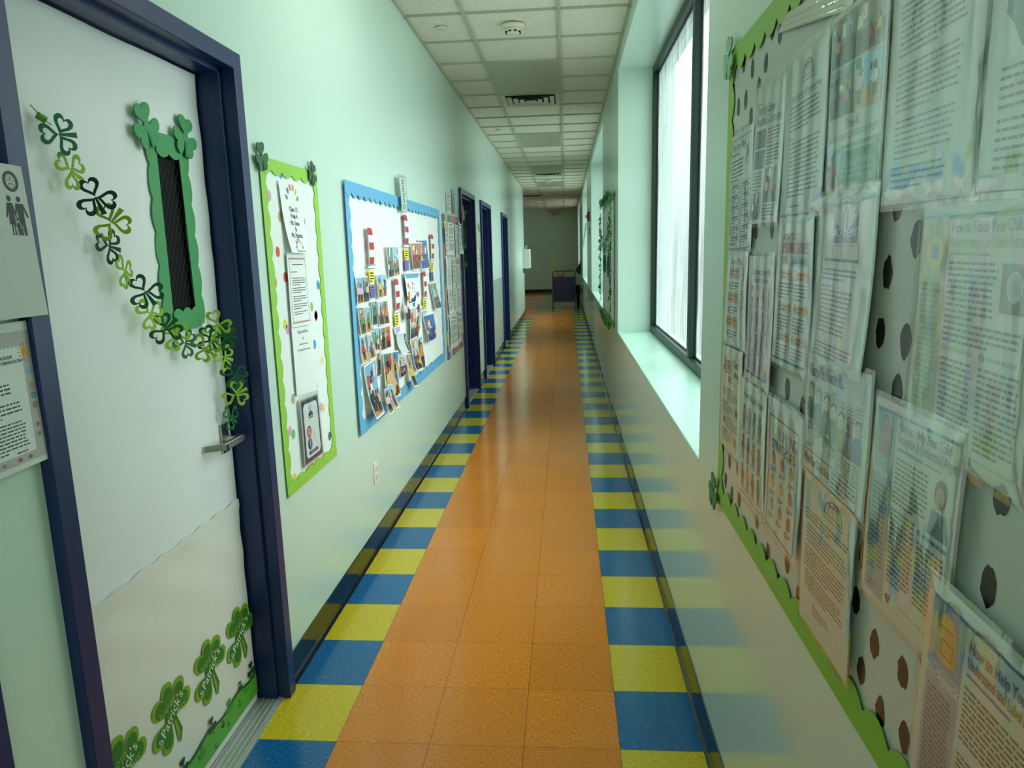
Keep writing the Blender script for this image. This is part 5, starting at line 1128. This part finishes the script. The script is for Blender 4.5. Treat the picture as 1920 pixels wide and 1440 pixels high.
# ------------------------------------------------------------------ dark end of the corridor
t = thing('exit_sign', 'dim red and white exit sign hung from the ceiling at the far end wall', 'exit sign', (.42, 24.9, 2.84))
b = MB(); b.box((.27, 24.88, 2.84), (.57, 24.94, 3.03), mat('#c9c4b8', .4)); bevel(b.build('housing', t), .004)
b = MB(); vs_, fs_, wd_ = glyphs('EXIT'); k_ = .27/wd_
b.raw([(.285+x*k_, 24.878, 2.865+y*.19) for x, y in vs_], fs_, mat('#b03a34', .4)); b.build('letters', t)
for sx in (-1, 1):
    b = MB(); b.tube([(.42+sx*.15, 24.9, 3.0), (.42+sx*.21, 24.9, 2.99)], .012, mat('#9a9a8c', .4), 8); b.lathe([(.045, 0), (.05, .05), (.03, .09)], (.42+sx*.235, 24.86, 2.965), mat('#aeb0a4', .35), 16); b.build('lamp_head', t)
b = MB(); b.tube([(.42, 24.91, 3.03), (.42, 24.91, 3.05)], .02, mat('#9a9a8c', .4), 10); b.build('mount', t)
NV = mat('#0c1540', .4); RAIL = mat('#1b2a55', .35)
t = thing('utility_cart', 'navy blue rolling cart parked by the right wall near the dark end', 'cart', (.69, 17.2, 0))
x0, x1, y0, y1 = .40, 1.0, 17.0, 17.75
for (x, y) in ((x0, y0), (x1, y0), (x0, y1), (x1, y1)):
    b = MB(); b.tube([(x, y, .10), (x, y, .86)], .013, RAIL, 10); b.build('upright', t)
    b = MB(); b.lathe([(.04, -.012), (.045, -.008), (.045, .008), (.04, .012)], (x, y, .046), mat('#17191c', .5), 18, axis='x'); b.box((x-.02, y-.012, .046), (x-.014, y+.012, .105), STEEL); b.box((x+.014, y-.012, .046), (x+.02, y+.012, .105), STEEL); b.box((x-.02, y-.014, .098), (x+.02, y+.014, .106), STEEL); b.build('caster', t)
b = MB(); b.tube([(x0, y0, .84), (x0, y0-.01, .98), (x0+.03, y0-.015, 1.015), (x1-.03, y0-.015, 1.015), (x1, y0-.01, .98), (x1, y0, .84)], .012, mat('#0c1220', .35), 10); b.build('push_handle', t)
for z in (.20, .50, .79):
    b = MB(); b.tube([(x0, y0, z), (x1, y0, z), (x1, y1, z), (x0, y1, z)], .011, RAIL, 8, closed=True); b.build('rail', t)
for z0, z1 in ((.22, .48), (.52, .84)):
    b = MB(); th = .006
    for p, q in (((x0+.014, y0-.003), (x1-.014, y0+.003)), ((x0+.014, y1-.003), (x1-.014, y1+.003)), ((x0-.003, y0+.009), (x0+.003, y1-.009)), ((x1-.003, y0+.009), (x1+.003, y1-.009))): b.box((p[0], p[1], z0), (q[0], q[1], z1), NV)
    b.box((x0+.003, y0+.003, z0-.004), (x1-.003, y1-.003, z0+.006), NV); b.build('bin_panel', t)
b = MB(); b.lathe([(.03, 0), (.085, .03), (.10, .10), (.085, .17), (.05, .21), (.012, .225)], (.61, 17.32, .848), mat('#c9a184', .6, bump=.3, bscale=20), 18)
o = b.build('rolled_bundle', smooth=True); tag(o, 'rounded peach and cream bundle sitting on top of the navy cart', 'bundle'); 
b = MB(); b.box((x0+.02, y0+.06, .832), (x1-.03, y1-.05, .845), mat('#3a4a58', .5)); b.build('top_tray', t)
b = MB(); pts = []
b.raw([(.335, 17.9, 0), (.40, 17.9, 0), (.40, 17.96, 0), (.335, 17.96, 0), (.375, 17.9, .8), (.44, 17.9, .8), (.44, 17.96, .8), (.375, 17.96, .8), (.395, 17.9, 1.36), (.455, 17.9, 1.36), (.455, 17.96, 1.36), (.395, 17.96, 1.36), (.415, 17.915, 1.405), (.44, 17.915, 1.405), (.44, 17.945, 1.405), (.415, 17.945, 1.405)],
      [(3, 2, 1, 0)]+[(4*k+i, 4*k+(i+1) % 4, 4*k+4+(i+1) % 4, 4*k+4+i) for k in range(3) for i in range(4)]+[(12, 13, 14, 15)], mat('#f0cf14', .4))
o = bevel(b.build('padded_post'), .012, 3); tag(o, 'tall slim yellow post leaning behind the left side of navy cart', 'post')
t = thing('waste_bin', 'small grey bin with paler lid squeezed between navy cart and right wall', 'bin', (1.09, 17.9, 0))
b = MB(); b.raw([(1.045, 17.75, 0), (1.135, 17.75, 0), (1.135, 18.0, 0), (1.045, 18.0, 0), (1.03, 17.72, .58), (1.15, 17.72, .58), (1.15, 18.03, .58), (1.03, 18.03, .58)], [(3, 2, 1, 0), (0, 1, 5, 4), (1, 2, 6, 5), (2, 3, 7, 6), (3, 0, 4, 7), (4, 5, 6, 7)], mat('#3f4a44', .5)); b.build('body', t)
b = MB(); b.box((1.025, 17.71, .58), (1.155, 18.04, .615), mat('#8a948c', .45)); bevel(b.build('lid', t), .005)
t = thing('wall_hung_bags', 'dark brown and cream bags hanging on the right wall past the third window', 'bag', (XR, 18.6, .85))
b = MB(); b.box((XR-.02, 18.35, 1.22), (XR, 18.95, 1.26), mat('#6a5a44', .5)); b.build('hook_rail', t)
for k, (y, c, w_, z0) in enumerate(((18.45, '#3a2c20', .12, .88), (18.65, '#b9a888', .08, .96), (18.85, '#2c2a28', .10, .92))):
    b = MB(); b.raw([(XR-.03-w_*.3, y-.07, z0), (XR-.008, y-.07, z0), (XR-.008, y+.07, z0), (XR-.03-w_*.3, y+.07, z0), (XR-.03-w_, y-.08, z0+.1), (XR-.008, y-.08, z0+.1), (XR-.008, y+.08, z0+.1), (XR-.03-w_, y+.08, z0+.1), (XR-.03, y-.05, 1.18), (XR-.008, y-.05, 1.18), (XR-.008, y+.05, 1.18), (XR-.03, y+.05, 1.18)],
        [(3, 2, 1, 0)]+[(4*q+i, 4*q+(i+1) % 4, 4*q+4+(i+1) % 4, 4*q+4+i) for q in range(2) for i in range(4)]+[(8, 9, 10, 11)], mat(c, .6)); o = bevel(b.build('bag_body', t), .01)
    b = MB(); b.tube([(XR-.02, y-.02, 1.17), (XR-.022, y, 1.23), (XR-.02, y+.02, 1.17)], .004, mat(c, .6), 6); b.build('strap', o)
SC.cycles.diffuse_bounces = 10; SC.cycles.max_bounces = 14; SC.cycles.transparent_max_bounces = 24
